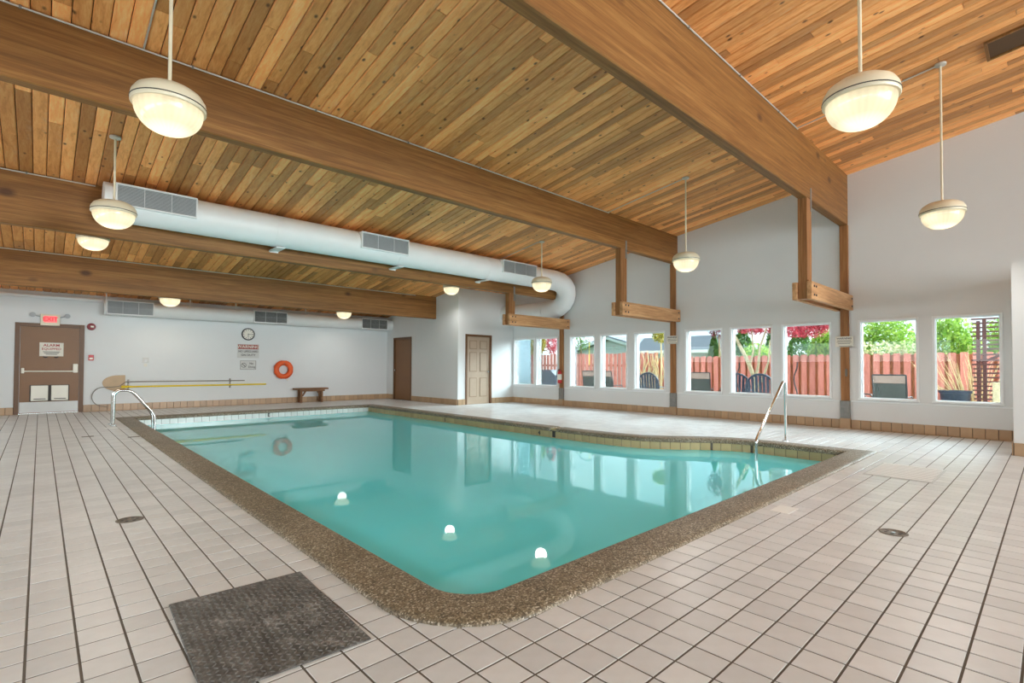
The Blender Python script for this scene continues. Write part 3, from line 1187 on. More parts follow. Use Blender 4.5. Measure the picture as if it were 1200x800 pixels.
# ------------------------------------------------------------------ swimming pool
pool = empty('swimming_pool', (4.2, 7.5, 0), 'indoor swimming pool with pebbled coping and turquoise basin', 'pool')
basin_in = offs(0.02)
bs = MB()
ZB = -1.25
n = NI
vs = [Vector((p.x, p.y, -0.03)) for p in basin_in] + [Vector((p.x, p.y, ZB)) for p in basin_in]
fs = [(i, (i + 1) % n, n + (i + 1) % n, n + i) for i in range(n)] + [tuple(range(n, 2 * n))]
bs.add(vs, fs)
bs.build('basin', 'basin', pool)
# coping sections
prof = [(0.0, -0.045), (0.0, 0.002), (0.006, 0.012), (0.02, 0.019), (0.06, 0.022), (0.25, 0.022), (0.285, 0.018), (0.298, 0.009), (0.30, -0.004), (0.30, -0.045)]
rings = [offs(d) for d, z in prof]
def ring_at(s):
    i = int(math.floor(s)) % NI
    f = s - math.floor(s)
    return [Vector((*(r[i].lerp(r[(i + 1) % NI], f)).xy, z)) for r, (d, z) in zip(rings, prof)]
brk = [0, 2.0, 4.0, 5.2, 8.9, 14.5, 19.0, 20.0, 22, 24, 25, 27, 29, 30.5, 32, 34, 36, 36 + 4, NI + 0.0]
brk = [2.0, 4.0, 5.3, 6.0, 9.0, 14.5, 19.0, 20.0, 22.0, 24.0, 25.0, 27.0, 29.0, 31.0, 33.0, 34.5, 36.0, NI + 0.6, NI + 2.0]
for a, b in zip(brk, brk[1:]):
    if (a, b) == (19.0, 20.0):
        continue
    e = 0.004
    ss = [a + e] + [float(k) for k in range(int(a) + 1, int(math.ceil(b)))] + [b - e]
    rs = [ring_at(s) for s in ss]
    m = len(prof)
    vs = [p for r in rs for p in r]
    fs = [(i * m + j, i * m + (j + 1) % m, (i + 1) * m + (j + 1) % m, (i + 1) * m + j) for i in range(len(rs) - 1) for j in range(m)]
    fs += [tuple(range(m)), tuple((len(rs) - 1) * m + j for j in range(m))[::-1]]
    MB().add(vs, fs).build('coping_stone', 'coping', pool, 50)
# gap block with skimmer mouth
B(6.90, 7.18, 6.21, 6.35, -0.05, 0.004, c=0.003).build('gap_block', 'tile_pool_shaded', pool)
B(6.884, 6.90, 6.215, 6.29, -0.15, -0.04, c=0.002).build('skimmer_mouth', 'ink', pool)
# waterline tiles
face = offs(0.02)
def poolside(i0, i1, mat, indiv):
    pts = face[i0:i1 + 1]
    pos = []
    acc, nxt = 0.0, TP / 2
    for a, b in zip(pts, pts[1:]):
        L = (b - a).length
        while nxt < acc + L:
            t = (nxt - acc) / L
            pos.append((a.lerp(b, t), (b - a).normalized()))
            nxt += TP
        acc += L
    mb0 = MB().box(-TP / 2 + 0.003, TP / 2 - 0.003, 0, 0.012, -0.195, -0.048, 0.003)
    if indiv:
        me = bpy.data.meshes.new('tile')
        me.from_pydata(mb0.v, [], mb0.f)
        me.materials.append(M[mat])
        bm = bmesh.new(); bm.from_mesh(me); bmesh.ops.recalc_face_normals(bm, faces=bm.faces); bm.to_mesh(me); bm.free()
        for p, d in pos:
            inst('tile', me, pool, (p.x - pool.location.x, p.y - pool.location.y, 0), math.atan2(d.y, d.x))
    else:
        mb = MB()
        for p, d in pos:
            mb.mx = Matrix.Translation(p) @ Matrix.Rotation(math.atan2(d.y, d.x), 4, 'Z')
            mb.box(-TP / 2 + 0.003, TP / 2 - 0.003, 0, 0.012, -0.195, -0.048, 0.003)
        o = mb.build('hidden_tile_band', mat, pool)
        o['kind'] = 'stuff'
poolside(6, 25, 'tile_pool_shaded', True)
poolside(25, 29, 'tile_pool', True)
poolside(29, NI - 1, 'tile_pool', False)
# grout backing of the visible bands
gb = MB()
for a, b in zip(face[6:29], face[7:30]):
    d = (b - a).normalized()
    nn = Vector((d.y, -d.x, 0))
    gb.add([a - nn * .006 + Vector((0, 0, -.03)), b - nn * .006 + Vector((0, 0, -.03)), b - nn * .006 + Vector((0, 0, -.2)), a - nn * .006 + Vector((0, 0, -.2))], [(0, 1, 2, 3)])
gb.build('tile_grout', 'grout', pool, fix=False)
text('E', 0.12, 'ink', pool, (4.2, 13.4 + 0.005, -0.10), '-y', name='depth_mark', bold=0.004)
text('5', 0.11, 'ink', pool, (6.885, 9.65, -0.105), '-x', name='depth_mark', bold=0.004)
text('4', 0.11, 'ink', pool, (6.885, 6.62, -0.105), '-x', name='depth_mark', bold=0.004)
# entry steps at the handrail
for j, (x, z) in enumerate(((7.52, -0.36), (7.16, -0.60), (6.80, -0.84))):
    s = MB()
    s.box(x, 7.96, 1.94, 3.75 + 0.2 * j, ZB + 0.001 + j * 0.001, z)
    so = s.build('step', 'basin', pool)
    MB().box(x - 0.004, x + 0.05, 1.94, 3.75 + 0.2 * j, z - 0.03, z + 0.003).build('nosing', 'step_edge', so)
# water
wp = offs(0.008)
wm = MB().add([(p.x, p.y, ZW) for p in wp], [tuple(range(NI))])
wo = wm.build('pool_water', 'water', fix=False)
tag(wo, 'still turquoise water filling the swimming pool', 'water', kind='stuff')

# ------------------------------------------------------------------ pool rails
def arc_pts(pts, r=0.07, k=5):
    """round the corners of a polyline"""
    pts = [Vector(p) for p in pts]
    out = [pts[0]]
    for a, b, c in zip(pts, pts[1:], pts[2:]):
        u, v = (a - b), (c - b)
        rr = min(r, u.length * 0.45, v.length * 0.45)
        p, q = b + u.normalized() * rr, b + v.normalized() * rr
        for i in range(k + 1):
            t = i / k
            out.append(p * (1 - t) ** 2 + b * 2 * t * (1 - t) + q * t * t)
    out.append(pts[-1])
    return out


hr = empty('handrail', (8.4, 2.85, 0), 'single bent steel handrail dropping into the shallow end steps', 'handrail')
MB().tube(arc_pts([(8.47, 2.85, 0.0), (8.455, 2.85, 0.92), (8.36, 2.85, 0.92), (7.33, 2.85, 0.13), (7.33, 2.85, -0.45), (7.40, 2.85, -0.59)], 0.05), 0.021, 14).build('rail', 'chrome', hr, 50)
MB().lathe((8.47, 2.85, 0.0), [(0.05, 0.0), (0.048, 0.012), (0.025, 0.02)], 20).build('flange', 'chrome', hr, 40)
lad = empty('pool_ladder', (1.05, 12.23, 0), 'twin steel ladder rails at the far left corner of the pool', 'ladder')
for y in (12.08, 12.38):
    MB().tube(arc_pts([(1.02, y, 0.0), (1.03, y, 0.655), (1.30, y, 0.655), (1.67, y, 0.16), (1.67, y, -0.95)], 0.13), 0.022, 14).build('rail', 'chrome', lad, 50)
    MB().lathe((1.02, y, 0), [(0.05, 0.0), (0.048, 0.012), (0.026, 0.02)], 20).build('flange', 'chrome', lad, 40)
for z in (-0.35, -0.65):
    B(1.64, 1.74, 12.08, 12.38, z, z + 0.03, c=0.006).build('tread', 'chrome', lad)
B(0.86, 1.05, 11.55, 11.68, 0.0, 0.005, c=0.001).build('foot_plate', 'deck_white', lad)

# ------------------------------------------------------------------ things on the deck
mat_o = empty('rubber_mat', (0.746, 2.43, 0), 'worn black diamond-tread rubber mat on the tiles left of the near pool corner', 'mat')
mb = MB()
mb.mx = Matrix.Translation((0.746, 2.415, 0)) @ Matrix.Rotation(math.radians(-2.5), 4, 'Z')
mb.box(-0.302, 0.302, -0.448, 0.448, 0.0006, 0.008, 0.003)
mb.build('sheet', 'rubber', mat_o)
tr = MB()
m0 = Matrix.Translation((0.746, 2.415, 0)) @ Matrix.Rotation(math.radians(-2.5), 4, 'Z')
k = 0
for i in range(23):
    for j in range(34):
        x, y = -0.288 + i * 0.0262, -0.434 + j * 0.0263
        a = PI / 4 if (i + j) % 2 else -PI / 4
        tr.mx = m0 @ Matrix.Translation((x, y, 0.008)) @ Matrix.Rotation(a, 4, 'Z')
        tr.add([(-0.011, 0, 0), (0, -0.004, 0), (0.011, 0, 0), (0, 0.004, 0), (-0.006, 0, 0.0035), (0.006, 0, 0.0035)],
               [(0, 1, 4), (1, 5, 4), (1, 2, 5), (2, 3, 5), (3, 4, 5), (3, 0, 4)])
o = tr.build('tread', 'rubber_tread', mat_o); o['kind'] = 'stuff'

dm = empty('drain_mat', (6.95, 1.15, 0), 'flat white slatted drain mat on the tiles right of the handrail', 'mat')
gx0, gx1, gy0, gy1 = 6.48, 7.42, 0.83, 1.42
mb = MB().box(gx0, gx1, gy0, gy1, 0.0006, 0.004, 0.001)
mb.build('sheet', 'kick', dm)
for k in range(11):
    x = gx0 + 0.04 + k * 0.083
    B(x, x + 0.05, gy0 + 0.02, gy1 - 0.02, 0.004, 0.008, c=0.0015).build('slat', 'deck_white', dm)

for (x, y, r, lab) in ((0.501, 4.655, 0.085, 'round dark floor drain in the left deck beyond the rubber mat'), (4.341, 0.773, 0.085, 'round metal floor drain in the deck right of the pool')):
    d = empty('floor_drain', (x, y, 0), lab, 'drain', 'floor drains')
    MB().lathe((x, y, 0.0006), [(r, 0), (r, 0.003), (r - 0.012, 0.0045), (r - 0.015, 0.002)], 28).build('ring', 'drain', d, 40)
    for q in range(6):
        t = q * PI / 3
        MB().lathe((x + 0.045 * math.cos(t), y + 0.045 * math.sin(t), 0.003), [(0.011, 0), (0.011, 0.0012)], 10).build('slot', 'ink', d)
    MB().lathe((x, y, 0.003), [(0.012, 0), (0.012, 0.0014)], 10).build('screw', 'chrome', d)
mk = B(4.27, 4.50, 1.42, 1.56, 0.0008, 0.004, c=0.001).build('deck_marker', 'deck_white')
tag(mk, 'small white depth marker tile on the deck beside the near coping', 'marker')
for x, y, lab in ((0.57, 10.47, 'small grey marker tile on the left deck before the exit door'), (1.10, 9.95, 'small grey marker tile beside the left coping before the ladder')):
    tag(B(x - 0.075, x + 0.075, y - 0.05, y + 0.05, 0.0008, 0.004, c=0.001).build('deck_marker', 'drain'), lab, 'marker', 'grey deck markers')

# ------------------------------------------------------------------ ducts
RD = 0.272
def gores(path, r, name, mat, parent, n=22):
    pts = [Vector(p) for p in path]
    m = len(pts)
    rs = []
    up = Vector((0, 0, 1))
    for i, p in enumerate(pts):
        d = (pts[min(i + 1, m - 1)] - pts[max(i - 1, 0)]).normalized()
        a = d.cross(up); a.normalize()
        b = a.cross(d).normalized()
        up = b
        rs.append([p + (a * math.cos(2 * PI * k / n) + b * math.sin(2 * PI * k / n)) * r for k in range(n)])
    for i in range(m - 1):
        vs = rs[i] + rs[i + 1]
        fs = [(k, (k + 1) % n, n + (k + 1) % n, n + k) for k in range(n)]
        if i == 0: fs.append(tuple(range(n))[::-1])
        if i == m - 2: fs.append(tuple(range(n, 2 * n)))
        MB().add(vs, fs).build(name, mat, parent, 50, fix=True)


def grille(parent, x0, x1, y_face, y_back, z0, z1, slat='grey_louver', bars=3):
    bx = MB()
    t = 0.022
    bx.box(x0, x1, y_face + 0.02, y_back, z0, z1, 0.004)
    bo = bx.build('grille_box', 'duct', parent)
    fr = MB()
    fr.box(x0, x1, y_face - 0.004, y_face + 0.02, z0, z0 + t, 0.003).box(x0, x1, y_face - 0.004, y_face + 0.02, z1 - t, z1, 0.003)
    fr.box(x0, x0 + t, y_face - 0.004, y_face + 0.02, z0 + t, z1 - t, 0.003).box(x1 - t, x1, y_face - 0.004, y_face + 0.02, z0 + t, z1 - t, 0.003)
    for k in range(1, bars):
        xc = x0 + (x1 - x0) * k / bars
        fr.box(xc - 0.004, xc + 0.004, y_face + 0.0, y_face + 0.018, z0 + t, z1 - t)
    fr.build('grille_frame', 'duct', bo)
    lv = MB()
    z = z0 + t + 0.006
    while z < z1 - t - 0.008:
        lv.add([(x0 + t, y_face + 0.004, z), (x1 - t, y_face + 0.004, z), (x1 - t, y_face + 0.017, z + 0.013), (x0 + t, y_face + 0.017, z + 0.013),
                (x0 + t, y_face + 0.006, z - 0.002), (x1 - t, y_face + 0.006, z - 0.002), (x1 - t, y_face + 0.019, z + 0.011), (x0 + t, y_face + 0.019, z + 0.011)],
               [(0, 1, 2, 3), (4, 7, 6, 5), (0, 4, 5, 1), (2, 6, 7, 3)])
        z += 0.0165
    lv.build('louvers', slat, bo)


dy, dz = 9.31, 3.50
duct = empty('air_duct', (5.5, dy, dz), 'fat round white air duct along the third beam, turning into the closet wall', 'duct')
xs = [0.62, 2.95, 5.35, 7.75, 10.25]
for a, b in zip(xs, xs[1:]):
    MB().tube([(a + 0.001, dy, dz), (b - 0.001, dy, dz)], RD, 40).build('duct_section', 'duct', duct, 50)
    if a > 1:
        MB().tube([(a - 0.012, dy, dz), (a + 0.012, dy, dz)], RD + 0.004, 40).build('seam_band', 'duct', duct, 50)
P0, P1, P2, P3 = Vector((10.25, dy, dz)), Vector((11.05, dy, dz)), Vector((10.86, dy - 0.02, 2.74)), Vector((10.86, 10.15, 2.77))
bez = [P0 * (1 - t) ** 3 + P1 * 3 * t * (1 - t) ** 2 + P2 * 3 * t * t * (1 - t) + P3 * t ** 3 for t in [i / 9 for i in range(10)]]
gores(bez, RD, 'elbow_gore', 'duct', duct, 40)
MB().tube([(10.86, 10.152, 2.77), (10.86, YC - 0.002, 2.79)], RD, 40).build('duct_section', 'duct', duct, 50)
for x0, x1 in ((0.74, 1.74), (4.46, 5.50), (8.10, 9.26)):
    grille(duct, x0, x1, 9.0, dy, 3.405, 3.72)
for x in (2.98, 5.38, 7.72):
    h = MB()
    h.prism([(x - 0.01, dy - 0.12, dz - RD - 0.02), (x + 0.16, dy - 0.06, dz - RD + 0.0), (x + 0.16, 9.598, dz - RD + 0.0), (x - 0.01, 9.598, dz - RD - 0.02)], (0, 0, -0.02))
    h.prism([(x, 9.57, dz - RD - 0.02), (x + 0.15, 9.57, dz - RD), (x + 0.15, 9.598, dz - RD - 0.05), (x, 9.598, dz - RD - 0.05)], (0, 0.0, 0.01))
    h.build('saddle_bracket', 'duct', duct)

d2y, d2z, r2 = 15.82, 2.545, 0.185
duct2 = empty('air_duct', (5, d2y, d2z), 'slimmer white air duct running along the top of the back wall', 'duct')
xs = [1.12, 3.6, 6.3, XC - 0.003]
for a, b in zip(xs, xs[1:]):
    MB().tube([(a + 0.001, d2y, d2z), (b - 0.001, d2y, d2z)], r2, 36).build('duct_section', 'duct', duct2, 50)
    if a > 2:
        MB().tube([(a - 0.012, d2y, d2z), (a + 0.012, d2y, d2z)], r2 + 0.004, 36).build('seam_band', 'duct', duct2, 50)
for x0, x1, m in ((1.15, 2.10, 'grey_louver'), (4.46, 5.39, 'dark_louver'), (7.77, 8.72, 'dark_louver')):
    grille(duct2, x0, x1, 15.62, d2y, 2.375, 2.72, m)
for x in (1.15, 2.9, 4.0, 5.95, 7.3):
    MB().tube([(x, d2y - 0.12, d2z + 0.1), (x, d2y - 0.12, ceil_z(d2y - 0.12) - 0.001)], 0.012, 8).build('hanger_rod', 'duct', duct2)
wp_ = MB().tube([(XL + 0.003, YB - 0.08, 2.72), (1.1, YB - 0.08, 2.72)], 0.045, 16)
o = wp_.build('wall_pipe', 'duct', None, 50); tag(o, 'thin white pipe along the top of the back wall above the exit door', 'pipe')

# ------------------------------------------------------------------ pendants
def make_pendant(x, y, ztop, rim, label):
    p = empty('pendant_lamp', (x, y, ztop), label, 'lamp', 'dome pendant lamps')
    R = 0.235
    L = ztop - rim - 0.14
    MB().lathe((x, y, ztop), [(0.062, -0.001), (0.062, -0.022), (0.03, -0.034), (0.012, -0.036)], 24).build('canopy', 'conduit', p, 40)
    if L > 0.06:
        MB().tube([(x, y, ztop - 0.03), (x, y, rim + 0.14)], 0.0125, 10).build('rod', 'cream', p, 50)
    MB().lathe((x, y, rim), [(R - 0.004, -0.025), (R, -0.02), (R, 0.014), (R - 0.006, 0.045), (R - 0.03, 0.085), (R - 0.075, 0.115), (R - 0.14, 0.132), (0.03, 0.138), (0.014, 0.155)], 48).build('cap', 'cream', p, 50)
    MB().lathe((x, y, rim), [(R + 0.001, 0.006), (R + 0.0035, 0.004), (R + 0.0035, 0.0), (R + 0.001, -0.002)], 48, cap=False).build('gasket', 'darkline', p)
    # ribbed glass bowl, its own origin at the rim
    prof = []
    for i in range(13):
        t = (PI / 2) * i / 12
        prof.append((max(0.004, (R - 0.018) * math.cos(t) ** 0.85), -0.025 - 0.185 * math.sin(t)))
    mb = MB().lathe((0, 0, 0), prof, 72)
    me = bpy.data.meshes.new('lens')
    me.from_pydata(mb.v, [], mb.f)
    me.polygons.foreach_set('use_smooth', [True] * len(me.polygons))
    me.materials.append(M['lens'])
    o = bpy.data.objects.new('lens', me)
    COL.objects.link(o); o.parent = p; o.location = (0, 0, rim - ztop)
    # the lamp's own downward light leaves at the bottom of the bowl
    ld = bpy.data.lights.new('pendant_light', 'SPOT')
    ld.energy = 22 if y > 14 else 40 if y > 11 else 34 if x < 3 else 66
    ld.color = (1.0, 0.91, 0.78) if x < 3 else (1.0, 0.98, 0.94)
    ld.spot_size = math.radians(165)
    ld.spot_blend = 0.6
    ld.shadow_soft_size = 0.13
    lo = bpy.data.objects.new('pendant_light', ld)
    COL.objects.link(lo); lo.parent = p; lo.location = (0, 0, rim - ztop - 0.26)
    return p


PEND = [(0.66, 4.40, 3.04, 'large dome pendant lamp at the upper left, before the second beam'),
        (0.645, 8.03, 3.06, 'dome pendant lamp in front of the left end of the round duct'),
        (0.645, 11.50, 3.36, 'dome lamp close under the planks between the third and fourth beams, at the left'),
        (2.33, 14.95, 2.80, 'dome lamp behind the fourth beam, above the exit door side of the back wall'),
        (6.84, 14.95, 2.80, 'dome lamp behind the fourth beam, above the bench side of the back wall'),
        (8.39, 11.50, 3.35, 'small dome lamp close under the planks beside the closet corner'),
        (8.385, 8.00, 3.06, 'dome pendant lamp hanging in front of the duct elbow'),
        (8.395, 4.46, 3.05, 'dome pendant lamp beside the timber column of the second beam'),
        (8.39, 0.95, 3.13, 'dome pendant lamp on a long rod above the two rightmost windows'),
        (4.25, 0.92, 3.06, 'largest dome pendant lamp, hanging at the upper right below the planks')]
for x, y, rim, lab in PEND:
    make_pendant(x, y, ceil_z(y) - 0.004, rim, lab)
# conduits across the ceiling to the lamps
for (x, y0, y1, lab) in ((8.39, 0.99, 2.62, 'thin conduit across the planks from the deepest beam to the rightmost pendant'), (8.39, 4.5, 6.13, 'thin conduit across the planks from the second beam to a pendant'),
                         (0.70, 4.46, 6.13, 'thin conduit across the planks up to the upper left pendant'), (8.33, 8.05, 9.56, 'thin conduit across the planks above the duct elbow pendant')):
    o = MB().tube([(x, y0, ceil_z(y0) - 0.012), (x, y1, ceil_z(y1) - 0.012)], 0.009, 8).build('ceiling_conduit', 'conduit')
    tag(o, lab, 'conduit', 'ceiling conduits')

# ------------------------------------------------------------------ back wall fittings
YS = YB - 0.0005
st = empty('fire_strobe', (0.90, YB, 2.07), 'round dark red fire alarm strobe right of the exit door', 'alarm')
MB().lathe((0.90, YS, 2.07), [(0.085, 0), (0.085, -0.03), (0.07, -0.05), (0.03, -0.055)], 24, 'y').build('body', 'dark_red', st, 40)
B(0.88, 0.945, YS - 0.075, YS - 0.05, 2.05, 2.09, c=0.006).build('lens', 'white_plastic', st)
ps = empty('pull_station', (0.905, YB, 1.31), 'small red fire alarm pull station right of the exit door', 'alarm')
B(0.855, 0.955, YS - 0.045, YS, 1.245, 1.38, c=0.006).build('body', 'red', ps)
B(0.872, 0.938, YS - 0.052, YS - 0.045, 1.27, 1.315, c=0.003).build('handle', 'white_plastic', ps)
ol = empty('outlet_plate', (1.99, YB, 1.25), 'small white notice plate on the back wall above the pole rack', 'plate')
B(1.93, 2.06, YS - 0.006, YS, 1.20, 1.33, c=0.002).build('plate', 'sign_grey', ol)
B(1.965, 2.025, YS - 0.009, YS - 0.006, 1.23, 1.29).build('print', 'kick', ol)
B(1.96, 2.03, YS - 0.009, YS - 0.006, 1.10, 1.18, c=0.001).build('tag', 'sign_white', ol)

kb = empty('rescue_board', (1.38, YB, 0.5), 'tan rounded rescue board hung on the wall above the pool ladder', 'board')
poly = []
for k in range(15):
    t = PI / 2 + PI * k / 14
    poly.append((1.44 + 0.31 * math.cos(t), YB - 0.045, 0.69 + 0.19 * math.sin(t) * (1.0 if math.sin(t) > 0 else 1.1)))
poly += [(1.575, YB - 0.045, 0.52), (1.58, YB - 0.045, 0.88)]
MB().prism(poly, (0, 0.04, 0)).build('foam', 'tan_board', kb)
B(1.30, 1.36, YB - 0.015, YS, 0.66, 0.72).build('peg', 'steel', kb)

yp = empty('leaf_skimmer_pole', (3.2, YB, 0.56), 'long yellow pole resting on the two wall brackets', 'pole')
MB().tube([(1.62, YB - 0.07, 0.588), (4.92, YB - 0.07, 0.588)], 0.022, 10).build('shaft', 'yellow', yp, 50)
MB().tube([(1.50, YB - 0.07, 0.588), (1.66, YB - 0.07, 0.588)], 0.032, 10).build('grip', 'yellow', yp, 50)
gp = empty('rescue_hook', (3, YB, 0.7), 'thin grey rescue pole above the yellow one, with a round body hook', 'pole')
MB().tube([(1.60, YB - 0.06, 0.715), (4.34, YB - 0.06, 0.705)], 0.013, 8).build('shaft', 'pole_grey', gp, 50)
hp = [(1.60, YB - 0.06, 0.715), (1.45, YB - 0.085, 0.60), (1.28, YB - 0.085, 0.588)]
for k in range(13):
    t = PI / 2 + PI * k / 12
    hp.append((1.16 + 0.23 * math.cos(t), YB - 0.085, 0.355 + 0.235 * math.sin(t)))
hp.append((1.22, YB - 0.085, 0.105))
MB().tube(hp, 0.009, 8).build('hook', 'pole_grey', gp, 50)
for x in (1.645, 3.97):
    w = empty('wall_bracket', (x, YB, 0.5), 'small grey wall bracket under the poles, ' + ('at the ladder end' if x < 2 else 'at the warning sign end'), 'bracket', 'pole brackets')
    B(x - 0.018, x + 0.018, YB - 0.02, YS, 0.50, 0.77, c=0.003).build('plate', 'pole_grey', w)
    for z in (0.56, 0.685):
        MB().tube(arc_pts([(x, YB - 0.02, z), (x, YB - 0.10, z - 0.006), (x, YB - 0.105, z + 0.03)], 0.02, 3), 0.006, 6).build('hook', 'pole_grey', w)

ck = empty('wall_clock', (4.43, YB, 2.05), 'round wall clock with dark rim above the warning sign', 'clock')
MB().lathe((4.43, YS, 2.05), [(0.175, 0), (0.18, -0.02), (0.175, -0.04), (0.150, -0.042), (0.148, -0.03)], 36, 'y', cap=False).build('rim', 'ink', ck, 40)
MB().lathe((4.43, YS, 2.05), [(0.152, 0), (0.152, -0.03)], 36, 'y').build('dial', 'sign_white', ck)
tk = MB()
for k in range(12):
    t = k * PI / 6
    tk.mx = Matrix.Translation((4.43, YS - 0.031, 2.05)) @ Matrix.Rotation(t, 4, 'Y')
    tk.box(-0.006, 0.006, -0.001, 0.0, 0.105, 0.138)
tk.build('hour_marks', 'ink', ck)
hm = MB()
hm.mx = Matrix.Translation((4.43, YS - 0.033, 2.05)) @ Matrix.Rotation(math.radians(92), 4, 'Y')
hm.box(-0.005, 0.005, -0.001, 0, -0.02, 0.115)
hm.build('minute_hand', 'ink', ck)
hm = MB()
hm.mx = Matrix.Translation((4.43, YS - 0.035, 2.05)) @ Matrix.Rotation(math.radians(183), 4, 'Y')
hm.box(-0.006, 0.006, -0.001, 0, -0.02, 0.09)
hm.build('hour_hand', 'ink', ck)

ws = empty('warning_sign', (4.44, YB, 1.36), 'red and white warning sign about no lifeguard under the clock', 'sign')
B(4.15, 4.735, YS - 0.006, YS, 1.355, 1.76, c=0.001).build('plate', 'sign_grey', ws)
B(4.165, 4.72, YS - 0.0075, YS - 0.006, 1.615, 1.745).build('red_band', 'sign_red', ws)
text('WARNING', 0.125, 'sign_white', ws, (4.443, YS - 0.009, 1.68), '-y', bold=0.002, sx=0.98)
text('NO LIFEGUARD', 0.082, 'ink', ws, (4.443, YS - 0.008, 1.545), '-y', bold=0.0015, sx=0.92)
text('ON DUTY', 0.085, 'ink', ws, (4.443, YS - 0.008, 1.44), '-y', bold=0.0015)
nd = empty('no_diving_sign', (4.44, YB, 1.02), 'grey no diving sign with a crossed circle, below the warning sign', 'sign')
B(4.23, 4.655, YS - 0.006, YS, 1.02, 1.28, c=0.001).build('plate', 'sign_grey', nd)
bd = MB()
for (a, b, c, d) in ((4.23, 4.655, 1.27, 1.28), (4.23, 4.655, 1.02, 1.03), (4.23, 4.24, 1.02, 1.28), (4.645, 4.655, 1.02, 1.28)):
    bd.box(a, b, YS - 0.0075, YS - 0.006, c, d)
bd.build('border', 'drain', nd)
text('No', 0.08, 'ink', nd, (4.53, YS - 0.008, 1.195), '-y', bold=0.001)
text('Diving', 0.08, 'ink', nd, (4.54, YS - 0.008, 1.095), '-y', bold=0.001, sx=0.9)
ic = MB()
cpts = [(4.325 + 0.062 * math.cos(2 * PI * k / 20), YS - 0.008, 1.145 + 0.062 * math.sin(2 * PI * k / 20)) for k in range(20)]
ic.tube(cpts, 0.006, 4, closed=True)
ic.tube([(4.28, YS - 0.008, 1.19), (4.37, YS - 0.008, 1.10)], 0.006, 4)
ic.build('prohibition_icon', 'ink', nd)
ic = MB()
ic.tube([(4.30, YS - 0.008, 1.165), (4.335, YS - 0.008, 1.145), (4.355, YS - 0.008, 1.12)], 0.008, 4)
ic.build('diver_icon', 'ink', nd)

rb = empty('life_ring', (5.42, YB - 0.07, 1.0), 'orange life ring hung on the back wall left of the bench', 'lifebuoy')
mb = MB()
n1, n2 = 36, 14
vs, fs = [], []
for i in range(n1):
    t = 2 * PI * i / n1
    for j in range(n2):
        s = 2 * PI * j / n2
        r = 0.205 + 0.072 * math.cos(s)
        vs.append((5.42 + r * math.cos(t), YB - 0.075 + 0.06 * math.sin(s), 1.015 + r * math.sin(t)))
for i in range(n1):
    for j in range(n2):
        fs.append((i * n2 + j, ((i + 1) % n1) * n2 + j, ((i + 1) % n1) * n2 + (j + 1) % n2, i * n2 + (j + 1) % n2))
mb.add(vs, fs)
mb.build('ring', 'orange', rb, 'all')
MB().tube([(5.42, YB - 0.16, 1.21), (5.42, YB - 0.06, 1.145), (5.42, YS - 0.004, 1.15)], 0.01, 8).build('peg', 'steel', rb)
gr = MB()
for k in range(4):
    t0 = PI / 4 + k * PI / 2
    gr.tube([(5.42 + 0.282 * math.cos(t0 + u), YB - 0.075, 1.015 + 0.282 * math.sin(t0 + u)) for u in (-0.6, -0.3, 0, 0.3, 0.6)], 0.007, 6)
gr.build('grab_line', 'orange', rb)
MB().tube([(5.50, YB - 0.03, 0.75), (5.56, YB - 0.03, 0.68), (5.60, YB - 0.03, 0.70), (5.55, YB - 0.03, 0.73)], 0.012, 6).build('line_end', 'white_plastic', rb)

bn = empty('bench', (6.2, 15.83, 0), 'low brown wooden bench against the back wall', 'bench')
for y in (15.70, 15.84):
    B(5.68, 6.70, y, y + 0.125, 0.40, 0.45, c=0.006).build('seat_board', 'bench', bn)
for x in (5.86, 6.50):
    for y in (15.71, 15.90):
        B(x - 0.03, x + 0.03, y, y + 0.055, 0.001, 0.398, c=0.004).build('leg', 'bench', bn)
    s = 1 if x < 6 else -1
    MB().prism([(x + s * 0.03, 15.73, 0.20), (x + s * 0.06, 15.73, 0.20), (x + s * 0.19, 15.73, 0.398), (x + s * 0.13, 15.73, 0.398)], (0, 0.05, 0)).build('brace', 'bench', bn)
B(5.80, 6.58, 15.70, 15.72, 0.345, 0.398, c=0.003).build('apron', 'bench', bn)

# ------------------------------------------------------------------ window wall fittings
fe = empty('fire_extinguisher', (XW - 0.12, 9.80, 0.66), 'red fire extinguisher with a white label on the timber column', 'extinguisher')
ex_, ey = XW - 0.13, 9.80
MB().lathe((ex_, ey, 0.66), [(0.05, 0), (0.06, 0.01), (0.06, 0.30), (0.05, 0.335), (0.025, 0.36), (0.02, 0.38)], 24).build('cylinder', 'red', fe, 40)
MB().lathe((ex_, ey, 0.76), [(0.061, 0), (0.061, 0.16)], 24, cap=False).build('label_band', 'sign_white', fe)
B(ex_ - 0.02, ex_ + 0.02, ey - 0.02, ey + 0.06, 1.04, 1.065, c=0.004).build('handle', 'ink', fe)
MB().tube([(ex_, ey + 0.02, 1.04), (ex_ - 0.03, ey + 0.08, 1.0), (ex_ - 0.03, ey + 0.085, 0.84)], 0.011, 8).build('hose', 'ink', fe)
B(ex_ + 0.055, XW - 0.0565, ey - 0.02, ey + 0.02, 0.75, 0.95).build('wall_hook', 'steel', fe)
